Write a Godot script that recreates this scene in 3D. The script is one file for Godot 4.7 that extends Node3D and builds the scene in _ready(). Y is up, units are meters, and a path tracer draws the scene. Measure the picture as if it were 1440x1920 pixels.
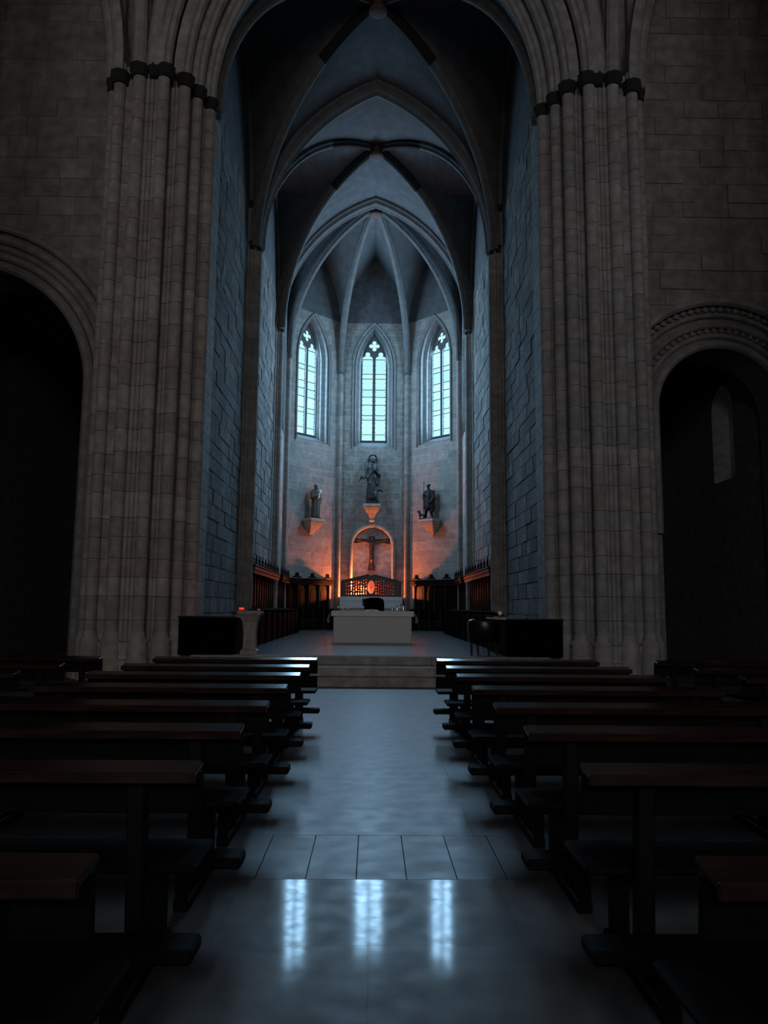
extends Node3D
# A dark Gothic church seen from between the pews: steps, sanctuary, choir of two vaulted bays and a polygonal apse.
# x runs to the right, y up; depth d runs away from the camera (d = -z).

const EYE := 1.48
const CAP := 13.4        # height of the capitals
const CROWN := 19.5      # height of the vault crowns
const PLAT := 0.51       # height of the sanctuary floor
const AW := 4.2          # inradius of the octagon that the apse is cut from
const AC := 33.8         # depth of its centre
const WX := 4.25         # half width of the choir

var M := {}
var taken := {}
var rng := RandomNumberGenerator.new()

# ------------------------------------------------------------------ small helpers
func P(x: float, y: float, d: float) -> Vector3:
	return Vector3(x, y, -d)

func V2(a: Array) -> PackedVector2Array:
	var o := PackedVector2Array()
	for p in a: o.append(Vector2(p[0], p[1]))
	return o

func unique(parent: Node, called: String) -> String:
	var key := str(parent.get_instance_id()) + called
	if not taken.has(key):
		taken[key] = 0
		return called
	taken[key] += 1
	return "%s_%03d" % [called, taken[key]]

func base(called: String, at := Vector3.ZERO, turn := 0.0, parent: Node = self) -> Node3D:
	var o := Node3D.new()
	o.name = unique(parent, called)
	parent.add_child(o)
	o.position = at
	o.rotation.y = turn
	return o

func tag(o: Node, label: String, category: String, group := "", kind := "") -> void:
	if label: o.set_meta("label", label)
	if category: o.set_meta("category", category)
	if group: o.set_meta("group", group)
	if kind: o.set_meta("kind", kind)

func struct(called: String, label: String, category: String) -> Node3D:
	var o := base(called)
	tag(o, label, category, "", "structure")
	return o

func ms(parent: Node, called: String, mesh: Mesh, m: Material, xf := Transform3D()) -> MeshInstance3D:
	var o := MeshInstance3D.new()
	o.name = unique(parent, called)
	o.mesh = mesh
	o.material_override = m
	o.transform = xf
	o.cast_shadow = GeometryInstance3D.SHADOW_CASTING_SETTING_ON
	parent.add_child(o)
	return o

func ns(smooth := false) -> SurfaceTool:
	var s := SurfaceTool.new()
	s.begin(Mesh.PRIMITIVE_TRIANGLES)
	s.set_smooth_group(0 if smooth else -1)
	return s

func fin(s: SurfaceTool) -> ArrayMesh:
	s.generate_normals()
	return s.commit()

func put(parent: Node, called: String, s: SurfaceTool, m: Material, xf := Transform3D()) -> MeshInstance3D:
	return ms(parent, called, fin(s), m, xf)

func tri(s: SurfaceTool, a: Vector3, b: Vector3, c: Vector3) -> void:
	s.add_vertex(a); s.add_vertex(c); s.add_vertex(b)

func quad(s: SurfaceTool, a: Vector3, b: Vector3, c: Vector3, d: Vector3) -> void:
	tri(s, a, b, c); tri(s, a, c, d)

# box with chamfered edges
func cbox(s: SurfaceTool, c: Vector3, size: Vector3, ch := 0.0, b := Basis()) -> void:
	var h := size * 0.5
	ch = minf(ch, minf(h.x, minf(h.y, h.z)) * 0.9)
	var e := h - Vector3.ONE * ch
	for ax in 3:
		var u := (ax + 1) % 3
		var v := (ax + 2) % 3
		for sg in [-1.0, 1.0]:
			var q: Array[Vector3] = []
			for k in [[-1, -1], [1, -1], [1, 1], [-1, 1]]:
				var p := Vector3()
				p[ax] = sg * h[ax]; p[u] = k[0] * e[u]; p[v] = k[1] * e[v]
				q.append(c + b * p)
			if sg > 0: quad(s, q[0], q[1], q[2], q[3])
			else: quad(s, q[3], q[2], q[1], q[0])
		if ch <= 0.0: continue
		for su in [-1.0, 1.0]:
			for sv in [-1.0, 1.0]:
				var A := Vector3(); var B := Vector3(); var C := Vector3(); var D := Vector3()
				A[u] = su * h[u]; A[v] = sv * e[v]; A[ax] = -e[ax]
				B = A; B[ax] = e[ax]
				D[u] = su * e[u]; D[v] = sv * h[v]; D[ax] = -e[ax]
				C = D; C[ax] = e[ax]
				if su * sv > 0: quad(s, c + b * A, c + b * D, c + b * C, c + b * B)
				else: quad(s, c + b * A, c + b * B, c + b * C, c + b * D)
	if ch <= 0.0: return
	for sx in [-1.0, 1.0]:
		for sy in [-1.0, 1.0]:
			for sz in [-1.0, 1.0]:
				var p1 := c + b * Vector3(sx * h.x, sy * e.y, sz * e.z)
				var p2 := c + b * Vector3(sx * e.x, sy * h.y, sz * e.z)
				var p3 := c + b * Vector3(sx * e.x, sy * e.y, sz * h.z)
				if sx * sy * sz > 0: tri(s, p1, p2, p3)
				else: tri(s, p3, p2, p1)

func boxpart(parent: Node, called: String, c: Vector3, size: Vector3, m: Material, ch := 0.008, b := Basis()) -> MeshInstance3D:
	var s := ns()
	cbox(s, Vector3.ZERO, size, ch)
	return put(parent, called, s, m, Transform3D(b, c))

func circle(r: float, n: int, c := Vector2.ZERO, a0 := 0.0) -> PackedVector2Array:
	var o := PackedVector2Array()
	for i in n:
		var a := a0 + TAU * i / n
		o.append(c + Vector2(cos(a), sin(a)) * r)
	return o

func ccw(p: PackedVector2Array) -> PackedVector2Array:
	var o := p.duplicate()
	if Geometry2D.is_polygon_clockwise(o): o.reverse()
	return o

# closed profile swept along points; side carries the profile's x, up its y
func sweep(s: SurfaceTool, prof: PackedVector2Array, pts: Array, sides: Array, ups: Array, caps := true) -> void:
	var n := prof.size()
	var t: Vector3 = pts[1] - pts[0]
	var sd: Vector3 = sides[0]
	var flip: bool = t.dot(sd.cross(ups[0])) < 0.0
	if Geometry2D.is_polygon_clockwise(prof): flip = not flip
	var rings: Array = []
	for i in pts.size():
		var r: Array[Vector3] = []
		for q in prof: r.append(pts[i] + sides[i] * q.x + ups[i] * q.y)
		rings.append(r)
	for i in pts.size() - 1:
		for k in n:
			var k2 := (k + 1) % n
			if flip: quad(s, rings[i][k2], rings[i][k], rings[i + 1][k], rings[i + 1][k2])
			else: quad(s, rings[i][k], rings[i][k2], rings[i + 1][k2], rings[i + 1][k])
	if caps:
		var ix := Geometry2D.triangulate_polygon(prof)
		for e in [0, pts.size() - 1]:
			for j in range(0, ix.size(), 3):
				tri(s, rings[e][ix[j]], rings[e][ix[j + 1]], rings[e][ix[j + 2]])

func tube(s: SurfaceTool, pts: Array, r, n := 8) -> void:
	var sides := []; var ups := []; var pr := circle(1.0, n)
	for i in pts.size():
		var t: Vector3 = (pts[mini(i + 1, pts.size() - 1)] - pts[maxi(i - 1, 0)]).normalized()
		var a := Vector3.UP if absf(t.y) < 0.9 else Vector3.RIGHT
		var sd := a.cross(t).normalized()
		var rr: float = r[i] if r is Array else r
		sides.append(sd * rr); ups.append(t.cross(sd).normalized() * rr)
	sweep(s, pr, pts, sides, ups, true)

func lathe(s: SurfaceTool, prof: Array, n := 16, at := Vector3.ZERO) -> void:
	for i in prof.size() - 1:
		for k in n:
			var a := TAU * k / n
			var b := TAU * (k + 1) / n
			var ca := Vector3(cos(a), 0, -sin(a)); var cb := Vector3(cos(b), 0, -sin(b))
			var p: Vector3 = at + ca * prof[i][0] + Vector3.UP * prof[i][1]
			var q: Vector3 = at + cb * prof[i][0] + Vector3.UP * prof[i][1]
			var p2: Vector3 = at + ca * prof[i + 1][0] + Vector3.UP * prof[i + 1][1]
			var q2: Vector3 = at + cb * prof[i + 1][0] + Vector3.UP * prof[i + 1][1]
			if prof[i][0] > 1e-5: tri(s, p, q, q2)
			if prof[i + 1][0] > 1e-5: tri(s, p, q2, p2)

# polygon in the frame's x, y plane, extruded between z0 and z1
func extrude(s: SurfaceTool, poly: PackedVector2Array, f: Transform3D, z0: float, z1: float, back := true) -> void:
	var p := ccw(poly)
	var n := p.size()
	for i in n:
		var a := p[i]; var b := p[(i + 1) % n]
		quad(s, f * Vector3(a.x, a.y, z0), f * Vector3(b.x, b.y, z0), f * Vector3(b.x, b.y, z1), f * Vector3(a.x, a.y, z1))
	var ix := Geometry2D.triangulate_polygon(p)
	for j in range(0, ix.size(), 3):
		var a := p[ix[j]]; var b := p[ix[j + 1]]; var c := p[ix[j + 2]]
		if (b - a).cross(c - a) < 0:
			var t := b
			b = c; c = t
		tri(s, f * Vector3(a.x, a.y, z1), f * Vector3(b.x, b.y, z1), f * Vector3(c.x, c.y, z1))
		if back: tri(s, f * Vector3(a.x, a.y, z0), f * Vector3(c.x, c.y, z0), f * Vector3(b.x, b.y, z0))

# arch outline from the left foot over the apex to the right foot; rise = half is a round arch
func arch(half: float, y0: float, ys: float, rise: float, n := 10, cx := 0.0) -> PackedVector2Array:
	var o := PackedVector2Array([Vector2(cx - half, y0)])
	var c := (rise * rise - half * half) / (2.0 * half)
	var R := half + c
	var fa := acos(clampf(-c / R, -1, 1))
	var l: Array[Vector2] = []
	for i in n + 1:
		var f := lerpf(PI, fa, float(i) / n)
		l.append(Vector2(c + R * cos(f), R * sin(f)))
	for q in l: o.append(Vector2(cx + q.x, ys + q.y))
	for i in range(n - 1, -1, -1): o.append(Vector2(cx - l[i].x, ys + l[i].y))
	o.append(Vector2(cx + half, y0))
	return o

# rising curve in space, upright at the spring p0 and ending at p1
func arc3(p0: Vector3, p1: Vector3, n := 14) -> Array:
	var hd := Vector3(p1.x - p0.x, 0, p1.z - p0.z)
	var h := hd.length()
	hd /= h
	var r := p1.y - p0.y
	var c := (r * r - h * h) / (2.0 * h)
	var R := h + c
	var fa := acos(clampf(-c / R, -1, 1))
	var o := []
	for i in n + 1:
		var f := lerpf(PI, fa, float(i) / n)
		o.append(p0 + hd * (c + R * cos(f) + h) + Vector3.UP * R * sin(f))
	return o

func resample(pts: Array, n: int) -> Array:
	var L := [0.0]
	for i in range(1, pts.size()): L.append(L[-1] + pts[i].distance_to(pts[i - 1]))
	var o := []
	var j := 0
	for i in n + 1:
		var t: float = L[-1] * i / n
		while j < pts.size() - 2 and L[j + 1] < t: j += 1
		o.append(pts[j].lerp(pts[j + 1], clampf((t - L[j]) / maxf(L[j + 1] - L[j], 1e-6), 0, 1)))
	return o

# rib of the given profile along a curve that lies in an upright plane; the profile's y points out of the arch
func rib_on(s: SurfaceTool, prof: PackedVector2Array, pts: Array, caps := true) -> void:
	var hd := Vector3(pts[-1].x - pts[0].x, 0, pts[-1].z - pts[0].z).normalized()
	var nrm := hd.cross(Vector3.UP).normalized()
	var sides := []; var ups := []
	for i in pts.size():
		var t: Vector3 = (pts[mini(i + 1, pts.size() - 1)] - pts[maxi(i - 1, 0)]).normalized()
		var out := t.cross(nrm).normalized()
		var flat := t.y * hd - Vector3.UP * t.dot(hd)
		if out.dot(flat) > 0: out = -out
		sides.append(nrm); ups.append(out)
	sweep(s, prof, pts, sides, ups, caps)

func web(parent: Node, a: Array, b: Array, m: Material) -> void:
	var s := ns(true)
	var k := 5
	for i in a.size() - 1:
		for j in k:
			var t0 := float(j) / k; var t1 := float(j + 1) / k
			quad(s, a[i].lerp(b[i], t0), a[i].lerp(b[i], t1), a[i + 1].lerp(b[i + 1], t1), a[i + 1].lerp(b[i + 1], t0))
	put(parent, "web", s, m)

# ------------------------------------------------------------------ materials
func noise_tex(sd: int, freq: float, lo: float, hi: float, size := 512, oct := 4, sx := 1, tint := Vector3.ONE) -> ImageTexture:
	var f := FastNoiseLite.new()
	f.seed = sd; f.frequency = freq; f.fractal_octaves = oct
	var g := f.get_seamless_image(size, size)
	g.convert(Image.FORMAT_L8)
	if sx > 1:
		g.resize(size, size / sx, Image.INTERPOLATE_BILINEAR)
		var t := Image.create(size, size, false, Image.FORMAT_L8)
		for k in sx: t.blit_rect(g, Rect2i(0, 0, size, size / sx), Vector2i(0, k * size / sx))
		g = t
	var o := Image.create(size, size, false, Image.FORMAT_RGB8)
	var lut: Array[Color] = []
	for i in 256:
		var v := lerpf(lo, hi, i / 255.0)
		var w := i / 255.0
		lut.append(Color(v * lerpf(tint.x, 1, w), v * lerpf(tint.y, 1, w), v * lerpf(tint.z, 1, w)))
	var data := g.get_data()
	for y in size:
		for x in size: o.set_pixel(x, y, lut[data[y * size + x]])
	return ImageTexture.create_from_image(o)

func mat(c: Color, rough: float, tex: Texture2D = null, sc := 0.5, bump: Texture2D = null, bs := 0.0) -> StandardMaterial3D:
	var m := StandardMaterial3D.new()
	m.albedo_color = c
	m.roughness = rough
	m.uv1_triplanar = true
	m.uv1_world_triplanar = true
	m.uv1_scale = Vector3.ONE * sc
	if tex: m.albedo_texture = tex
	if bump:
		m.heightmap_enabled = true
		m.heightmap_texture = bump
		m.heightmap_scale = bs
	return m

func glow(c: Color, e: float) -> StandardMaterial3D:
	var m := StandardMaterial3D.new()
	m.albedo_color = Color(0.05, 0.06, 0.06)
	m.roughness = 0.4
	m.emission_enabled = true
	m.emission = c
	m.emission_energy_multiplier = e
	return m

func make_materials() -> void:
	var ts := noise_tex(3, 0.012, 0.72, 1.0, 512, 5, 1, Vector3(1, 0.985, 0.965))
	var tb := noise_tex(9, 0.05, 0.0, 1.0, 512, 5)
	var tw := noise_tex(5, 0.01, 0.55, 1.0, 512, 5, 8)
	var tf := noise_tex(21, 0.008, 0.78, 1.0, 512, 5)
	var tr := noise_tex(31, 0.012, 0.7, 1.0, 512, 3)
	var tp := noise_tex(33, 0.03, 0.35, 1.2, 512, 5)
	M.wall = []; M.pier = []; M.pier_grey = []; M.stone = []; M.slab = []; M.polished = []; M.sanct = []; M.choir = []
	for k in [[0.60, 0.585, 0.56], [0.575, 0.56, 0.54], [0.625, 0.605, 0.58], [0.55, 0.54, 0.525], [0.60, 0.57, 0.545]]:
		M.wall.append(mat(Color(k[0], k[1], k[2]), 0.9, ts, 0.45, tb, 1.0))
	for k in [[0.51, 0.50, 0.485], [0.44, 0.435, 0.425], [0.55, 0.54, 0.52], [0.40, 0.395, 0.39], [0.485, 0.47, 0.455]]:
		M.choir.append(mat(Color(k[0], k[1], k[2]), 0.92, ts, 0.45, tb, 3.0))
	for k in [[0.62, 0.595, 0.57], [0.60, 0.575, 0.55], [0.64, 0.62, 0.595], [0.61, 0.57, 0.545], [0.59, 0.57, 0.55]]:
		M.pier.append(mat(Color(k[0], k[1], k[2]), 0.88, ts, 0.4, tb, 1.2))
	for k in [[0.60, 0.59, 0.585], [0.58, 0.57, 0.565], [0.62, 0.61, 0.60], [0.585, 0.57, 0.56], [0.57, 0.565, 0.56]]:
		M.pier_grey.append(mat(Color(k[0], k[1], k[2]), 0.88, ts, 0.4, tb, 1.2))
	for k in [[0.555, 0.545, 0.535], [0.53, 0.525, 0.515], [0.58, 0.57, 0.56], [0.545, 0.525, 0.51]]:
		M.stone.append(mat(Color(k[0], k[1], k[2]), 0.92, ts, 0.35, tb, 2.0))
	for k in [[0.345, 0.35, 0.35], [0.335, 0.34, 0.34], [0.36, 0.36, 0.36]]:
		var fm := mat(Color(k[0], k[1], k[2]), 0.42, tf, 0.7)
		fm.roughness_texture = tr
		fm.metallic_specular = 0.2
		M.slab.append(fm)
		fm = mat(Color(k[0], k[1], k[2]), 0.26, tf, 0.7)
		fm.roughness_texture = tr
		fm.metallic_specular = 0.35
		M.sanct.append(fm)
		fm = mat(Color(k[0], k[1], k[2]), 0.5, tf, 0.7)
		fm.metallic_specular = 0.2
		fm.roughness_texture = tr
		fm.clearcoat_enabled = true
		fm.clearcoat = 0.22
		fm.clearcoat_roughness = 0.08
		fm.clearcoat_texture = tp
		M.polished.append(fm)
	M.mortar = mat(Color(0.73, 0.72, 0.70), 0.95, ts, 0.8)
	M.mortar_grey = mat(Color(0.52, 0.51, 0.50), 0.95, ts, 0.8)
	M.pier_joint = mat(Color(0.36, 0.32, 0.27), 0.95, ts, 0.8)
	M.joint = mat(Color(0.20, 0.20, 0.195), 0.9)
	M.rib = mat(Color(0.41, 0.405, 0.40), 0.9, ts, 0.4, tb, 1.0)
	M.web = mat(Color(0.36, 0.36, 0.365), 0.95, ts, 0.3)  # webs and ribs darkened by colour where real daylight would not reach up
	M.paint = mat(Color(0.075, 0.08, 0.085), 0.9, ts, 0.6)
	M.capital = mat(Color(0.12, 0.115, 0.105), 0.9, ts, 0.6)
	M.boss = mat(Color(0.36, 0.25, 0.22), 0.85, ts, 0.8)
	M.tracery = mat(Color(0.34, 0.36, 0.37), 0.9, ts, 0.6)
	M.jamb = mat(Color(0.44, 0.435, 0.43), 0.92, ts, 0.5, tb, 1.0)  # darker than the wall stone, stands in for shade beside the panes
	M.backboard = mat(Color(0.40, 0.14, 0.09), 0.8)
	M.iron = mat(Color(0.04, 0.045, 0.05), 0.6)
	M.plaster = mat(Color(0.76, 0.75, 0.75), 0.95, ts, 0.5)
	M.corbel = mat(Color(0.72, 0.68, 0.64), 0.85, ts, 0.7)
	M.pew = mat(Color(0.055, 0.04, 0.032), 0.7, tw, 0.6)
	M.pew.metallic_specular = 0.2
	M.ledge = mat(Color(0.16, 0.10, 0.07), 0.17, tw, 0.6)
	M.pew_dark = mat(Color(0.045, 0.035, 0.03), 0.7, tw, 0.6)
	M.pew_dark.metallic_specular = 0.25
	M.stall = mat(Color(0.10, 0.065, 0.05), 0.28, tw, 0.9)
	M.stall_dark = mat(Color(0.07, 0.045, 0.035), 0.4, tw, 0.9)
	M.desk = mat(Color(0.03, 0.028, 0.026), 0.75, tw, 0.9)
	M.desk.metallic_specular = 0.06
	M.chapel = mat(Color(0.54, 0.53, 0.515), 0.95, ts, 0.4)
	M.bronze = mat(Color(0.07, 0.07, 0.07), 0.5, ts, 2.0)
	M.habit = mat(Color(0.36, 0.33, 0.28), 0.8, ts, 2.0)
	M.blackrobe = mat(Color(0.06, 0.06, 0.062), 0.7, ts, 2.0)
	M.ivory = mat(Color(0.95, 0.95, 0.93), 0.5)
	M.cross = mat(Color(0.20, 0.14, 0.12), 0.55, tw, 2.0)
	M.corpus = mat(Color(0.30, 0.20, 0.16), 0.55, ts, 2.0)
	M.screen = mat(Color(0.24, 0.10, 0.075), 0.45, tw, 2.0)
	M.cloth = mat(Color(0.84, 0.84, 0.82), 0.9)
	M.marble = mat(Color(0.74, 0.74, 0.725), 0.6)
	M.ambo = mat(Color(0.58, 0.55, 0.51), 0.7, ts, 0.8)
	M.stall_dark.metallic_specular = 0.3
	M.stall.metallic_specular = 0.35
	M.silver = mat(Color(0.8, 0.82, 0.84), 0.25)
	M.silver.metallic = 0.9
	M.leather = mat(Color(0.035, 0.04, 0.045), 0.35)
	M.wax = mat(Color(0.9, 0.88, 0.8), 0.6)
	M.glass = [glow(Color(0.72, 0.945, 0.96), 1.1), glow(Color(0.75, 0.955, 0.97), 1.1), glow(Color(0.69, 0.93, 0.95), 1.1)]
	M.chapel_glass = glow(Color(0.16, 0.17, 0.20), 1.0)
	M.rose = glow(Color(0.95, 0.9, 0.8), 1.0)
	M.flame = glow(Color(1.0, 0.62, 0.22), 6.0)
	M.red_glass = glow(Color(1.0, 0.16, 0.03), 2.2)
	M.led = glow(Color(1.0, 0.12, 0.05), 3.0)

# ------------------------------------------------------------------ lights
func face_frame(a: float) -> Transform3D:
	var out := Vector3(sin(a), 0, -cos(a))
	var n := -out
	var u := Vector3.UP.cross(n)
	return Transform3D(Basis(u, Vector3.UP, n), Vector3(0, 0, -AC) + out * AW)

const FACES := [0.0, -PI / 4, PI / 4, -PI / 2, PI / 2]
const WIN_E := 27.0      # light of one lancet of the apse windows
const WEST_E := 150.0     # light of the west rose and its added lancets, behind the camera
const TRANSEPT_FILL_E := 1.6  # fill from one added transept window, outside the frame
const LAMP_E := 23.0

func area(called: String, f: Transform3D, size: Vector2, c: Color, e: float) -> void:
	var l := AreaLight3D.new()
	l.name = called
	l.area_size = size
	l.light_color = c
	l.light_energy = e
	l.shadow_enabled = true
	l.set("area_range", 80.0)
	add_child(l)
	# the light shines along its own -z
	l.transform = Transform3D(Basis(-f.basis.x, f.basis.y, -f.basis.z), f.origin)

func setup() -> void:
	var cam := Camera3D.new()
	cam.name = "camera"
	cam.fov = rad_to_deg(2.0 * atan(960.0 / 1442.0))
	cam.near = 0.05
	cam.far = 200.0
	add_child(cam)
	cam.transform = Transform3D(Basis(Vector3.UP, -deg_to_rad(0.85)) * Basis(Vector3.RIGHT, deg_to_rad(7.23)) * Basis(Vector3(0, 0, 1), deg_to_rad(0.5)), Vector3(0, EYE, 0))
	cam.current = true
	var we := WorldEnvironment.new()
	we.name = "environment"
	var e := Environment.new()
	e.background_mode = Environment.BG_COLOR
	e.background_color = Color(0.30, 0.36, 0.42)
	e.tonemap_mode = Environment.TONE_MAPPER_LINEAR
	e.tonemap_exposure = 1.0
	e.sdfgi_enabled = true
	e.ssao_enabled = true
	e.ssil_enabled = true
	we.environment = e
	add_child(we)
	# daylight through the two lancets of each of the five apse windows
	var sky := Color(0.64, 0.84, 1.0)
	for a in FACES:
		var f := face_frame(a)
		for sx in [-1.0, 1.0]:
			area("window_light", Transform3D(f.basis, f * Vector3(sx * 0.338, 12.2, -0.587)), Vector2(0.5, 4.4), sky, WIN_E)
	# the west rose window, far behind the camera
	area("rose_light", Transform3D(Basis(Vector3.UP, PI), Vector3(0, 11.5, 17.4)), Vector2(3.4, 3.4), Color(0.985, 0.98, 1.0), WEST_E * 0.5)
	for sx in [-1.0, 1.0]:
		# lancets added to soften the west light, and unseen transept windows added as fill
		area("added_lancet_light", Transform3D(Basis(Vector3.UP, PI), Vector3(sx * 4.3, 8.5, 17.4)), Vector2(1.3, 5.0), Color(0.985, 0.98, 1.0), WEST_E * 0.25)
		area("transept_fill_light", Transform3D(Basis(Vector3.UP, -sx * PI / 2), P(sx * 12.3, 12.0, 12.2)), Vector2(1.6, 4.0), Color(0.93, 0.96, 1.0), TRANSEPT_FILL_E)

# ------------------------------------------------------------------ masonry
var unit_block: ArrayMesh

func make_block() -> void:
	# one face-bevelled stone, 1 x 1 x 1, front at z = 1
	var s := ns()
	var e := 0.012
	var h := 0.5
	var f: Array[Vector3] = [Vector3(-h + e, -h + e, 1), Vector3(h - e, -h + e, 1), Vector3(h - e, h - e, 1), Vector3(-h + e, h - e, 1)]
	var g: Array[Vector3] = [Vector3(-h, -h, 0.75), Vector3(h, -h, 0.75), Vector3(h, h, 0.75), Vector3(-h, h, 0.75)]
	var b: Array[Vector3] = [Vector3(-h, -h, 0), Vector3(h, -h, 0), Vector3(h, h, 0), Vector3(-h, h, 0)]
	quad(s, f[0], f[1], f[2], f[3])
	for i in 4:
		var j := (i + 1) % 4
		quad(s, g[i], g[j], f[j], f[i])
		quad(s, b[i], b[j], g[j], g[i])
	unit_block = fin(s)

func poly_area(p: PackedVector2Array) -> float:
	var a := 0.0
	for i in p.size(): a += p[i].cross(p[(i + 1) % p.size()])
	return absf(a) * 0.5

# stones laid in courses over a rectangle of the frame, cut round the holes
func ashlar(parent: Node, f: Transform3D, r: Rect2, holes: Array, course: float, length: float, mats: Array, joint := 0.012, depth := 0.03, uneven := 0.006) -> void:
	var y := r.position.y
	var row := 0
	while y < r.end.y - 0.08:
		var ch := course * rng.randf_range(0.88, 1.12)
		if r.end.y - (y + ch) < course * 0.5: ch = r.end.y - y
		var x := r.position.x - rng.randf_range(0.0, 0.6) * length
		while x < r.end.x - 0.02:
			var bl := length * rng.randf_range(0.65, 1.3)
			var x0 := maxf(x, r.position.x)
			var x1 := minf(x + bl, r.end.x)
			if r.end.x - x1 < length * 0.3: x1 = r.end.x
			x = x + bl if x1 < r.end.x else r.end.x
			if x1 - x0 < 0.06: continue
			var q := Rect2(x0 + joint / 2, y + joint / 2, x1 - x0 - joint, ch - joint)
			var dp := depth + rng.randf_range(-uneven, uneven)
			var m: Material = mats[rng.randi() % mats.size()]
			var parts: Array = [PackedVector2Array([q.position, Vector2(q.end.x, q.position.y), q.end, Vector2(q.position.x, q.end.y)])]
			var cut := false
			for hole in holes:
				var nx: Array = []
				for p in parts:
					var res := Geometry2D.clip_polygons(p, hole)
					if res.size() != 1 or res[0].size() != p.size() or absf(poly_area(res[0]) - poly_area(p)) > 1e-5: cut = true
					for z in res: if not Geometry2D.is_polygon_clockwise(z): nx.append(z)
				parts = nx
			if not cut:
				var c := q.get_center()
				ms(parent, "stone_block", unit_block, m, f * Transform3D(Basis.from_scale(Vector3(q.size.x, q.size.y, dp)), Vector3(c.x, c.y, 0)))
			else:
				for p in parts:
					if poly_area(p) < 0.012: continue
					var s := ns()
					extrude(s, p, Transform3D(), 0, dp, false)
					put(parent, "stone_block", s, m, f)
		y += ch
		row += 1

# a wall with thickness behind the stones; each hole splits it along its own middle
func backing(parent: Node, called: String, f: Transform3D, r: Rect2, holes: Array, thick: float, m: Material, z1 := 0.018) -> void:
	var s := ns()
	var xs: Array[float] = [r.position.x]
	for h in holes:
		var b := Rect2(h[0], Vector2.ZERO)
		for p in h: b = b.expand(p)
		if not xs.any(func(q): return absf(q - b.get_center().x) < 0.01): xs.append(b.get_center().x)
	xs.append(r.end.x)
	xs.sort()
	for i in xs.size() - 1:
		var parts: Array = [PackedVector2Array([Vector2(xs[i], r.position.y), Vector2(xs[i + 1], r.position.y), Vector2(xs[i + 1], r.end.y), Vector2(xs[i], r.end.y)])]
		for h in holes:
			var nx: Array = []
			for p in parts: nx.append_array(Geometry2D.clip_polygons(p, h))
			parts = nx
		for p in parts: extrude(s, p, f, -thick, z1)
	put(parent, called, s, m)

func roll_pts(poly: PackedVector2Array, z: float, f: Transform3D) -> Array:
	var o := []
	for p in poly: o.append(f * Vector3(p.x, p.y, z))
	return o

# ------------------------------------------------------------------ floor and steps
func build_floor() -> void:
	var fl := struct("floor", "polished grey stone slab floor of the nave between the pews", "floor")
	boxpart(fl, "bed", Vector3(0, -0.16, 1.0), Vector3(25, 0.3, 36), M.joint, 0.0)
	var one := ns()
	cbox(one, Vector3.ZERO, Vector3.ONE, 0.0)
	var cube := fin(one)
	var d := -4.77
	var r := 0
	while d < 14.9:
		var band := absf(d - 4.47) < 0.05
		var dd := 0.84 if d + 0.9 < 14.9 else 15.02 - d
		var w := 0.28 if band else 1.4
		var x := -1.75 if band else -6.3 - (0.7 if r % 2 else 0.0)
		var gap := 0.006 if band else 0.0012
		var kinds: Array = M.polished if d < 4.4 else M.slab
		if band:
			for q in [[-6.3, -4.2], [-4.2, -2.8], [-2.8, -1.75], [1.89, 2.8], [2.8, 4.2], [4.2, 6.3]]:
				ms(fl, "slab", cube, M.slab[rng.randi() % 3], Transform3D(Basis.from_scale(Vector3(q[1] - q[0] - 0.003, 0.05, dd - gap * 1.5)), P((q[0] + q[1]) / 2, -0.025, d + dd / 2)))
		while x < (1.88 if band else 6.3):
			ms(fl, "slab", cube, kinds[rng.randi() % 3], Transform3D(Basis.from_scale(Vector3(w - gap, 0.05, dd - gap * (1.5 if band else 1.0))), P(x + w / 2, -0.025, d + dd / 2)))
			x += w
		d += 0.84
		r += 1
	for sx in [-1.0, 1.0]:
		boxpart(fl, "aisle_paving", P(sx * 9.2, -0.025, 6.0), Vector3(5.7, 0.05, 24), M.slab[1], 0.0)
	# sanctuary: three steps, then the raised floor
	var st := struct("floor_steps", "three pale stone steps rising from the aisle to the sanctuary", "steps")
	var i := 0
	for q in [[15.02, 0.0, 0.17], [15.4, 0.17, 0.34], [16.2, 0.34, PLAT]]:
		for k in 3:
			boxpart(st, "step", P(-2.5 + k * 2.5, (q[1] + q[2]) / 2, (q[0] + 16.6) / 2), Vector3(2.496, q[2] - q[1], 16.6 - q[0]), M.wall[(k + i) % 3], 0.012)
		i += 1
	var pf := struct("floor_sanctuary", "raised stone floor of the sanctuary around the altar", "floor")
	boxpart(pf, "bed", P(0, 0.22, 27.2), Vector3(8.6, 0.44, 21.2), M.joint, 0.0)
	d = 16.6
	while d < 37.9:
		for k in 7:
			var w := 8.5 / 7
			ms(pf, "slab", cube, M.sanct[rng.randi() % 3], Transform3D(Basis.from_scale(Vector3(w - 0.003, 0.06, 1.117)), P(-4.25 + (k + 0.5) * w, PLAT - 0.03, d + 0.56)))
		d += 1.12

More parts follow.
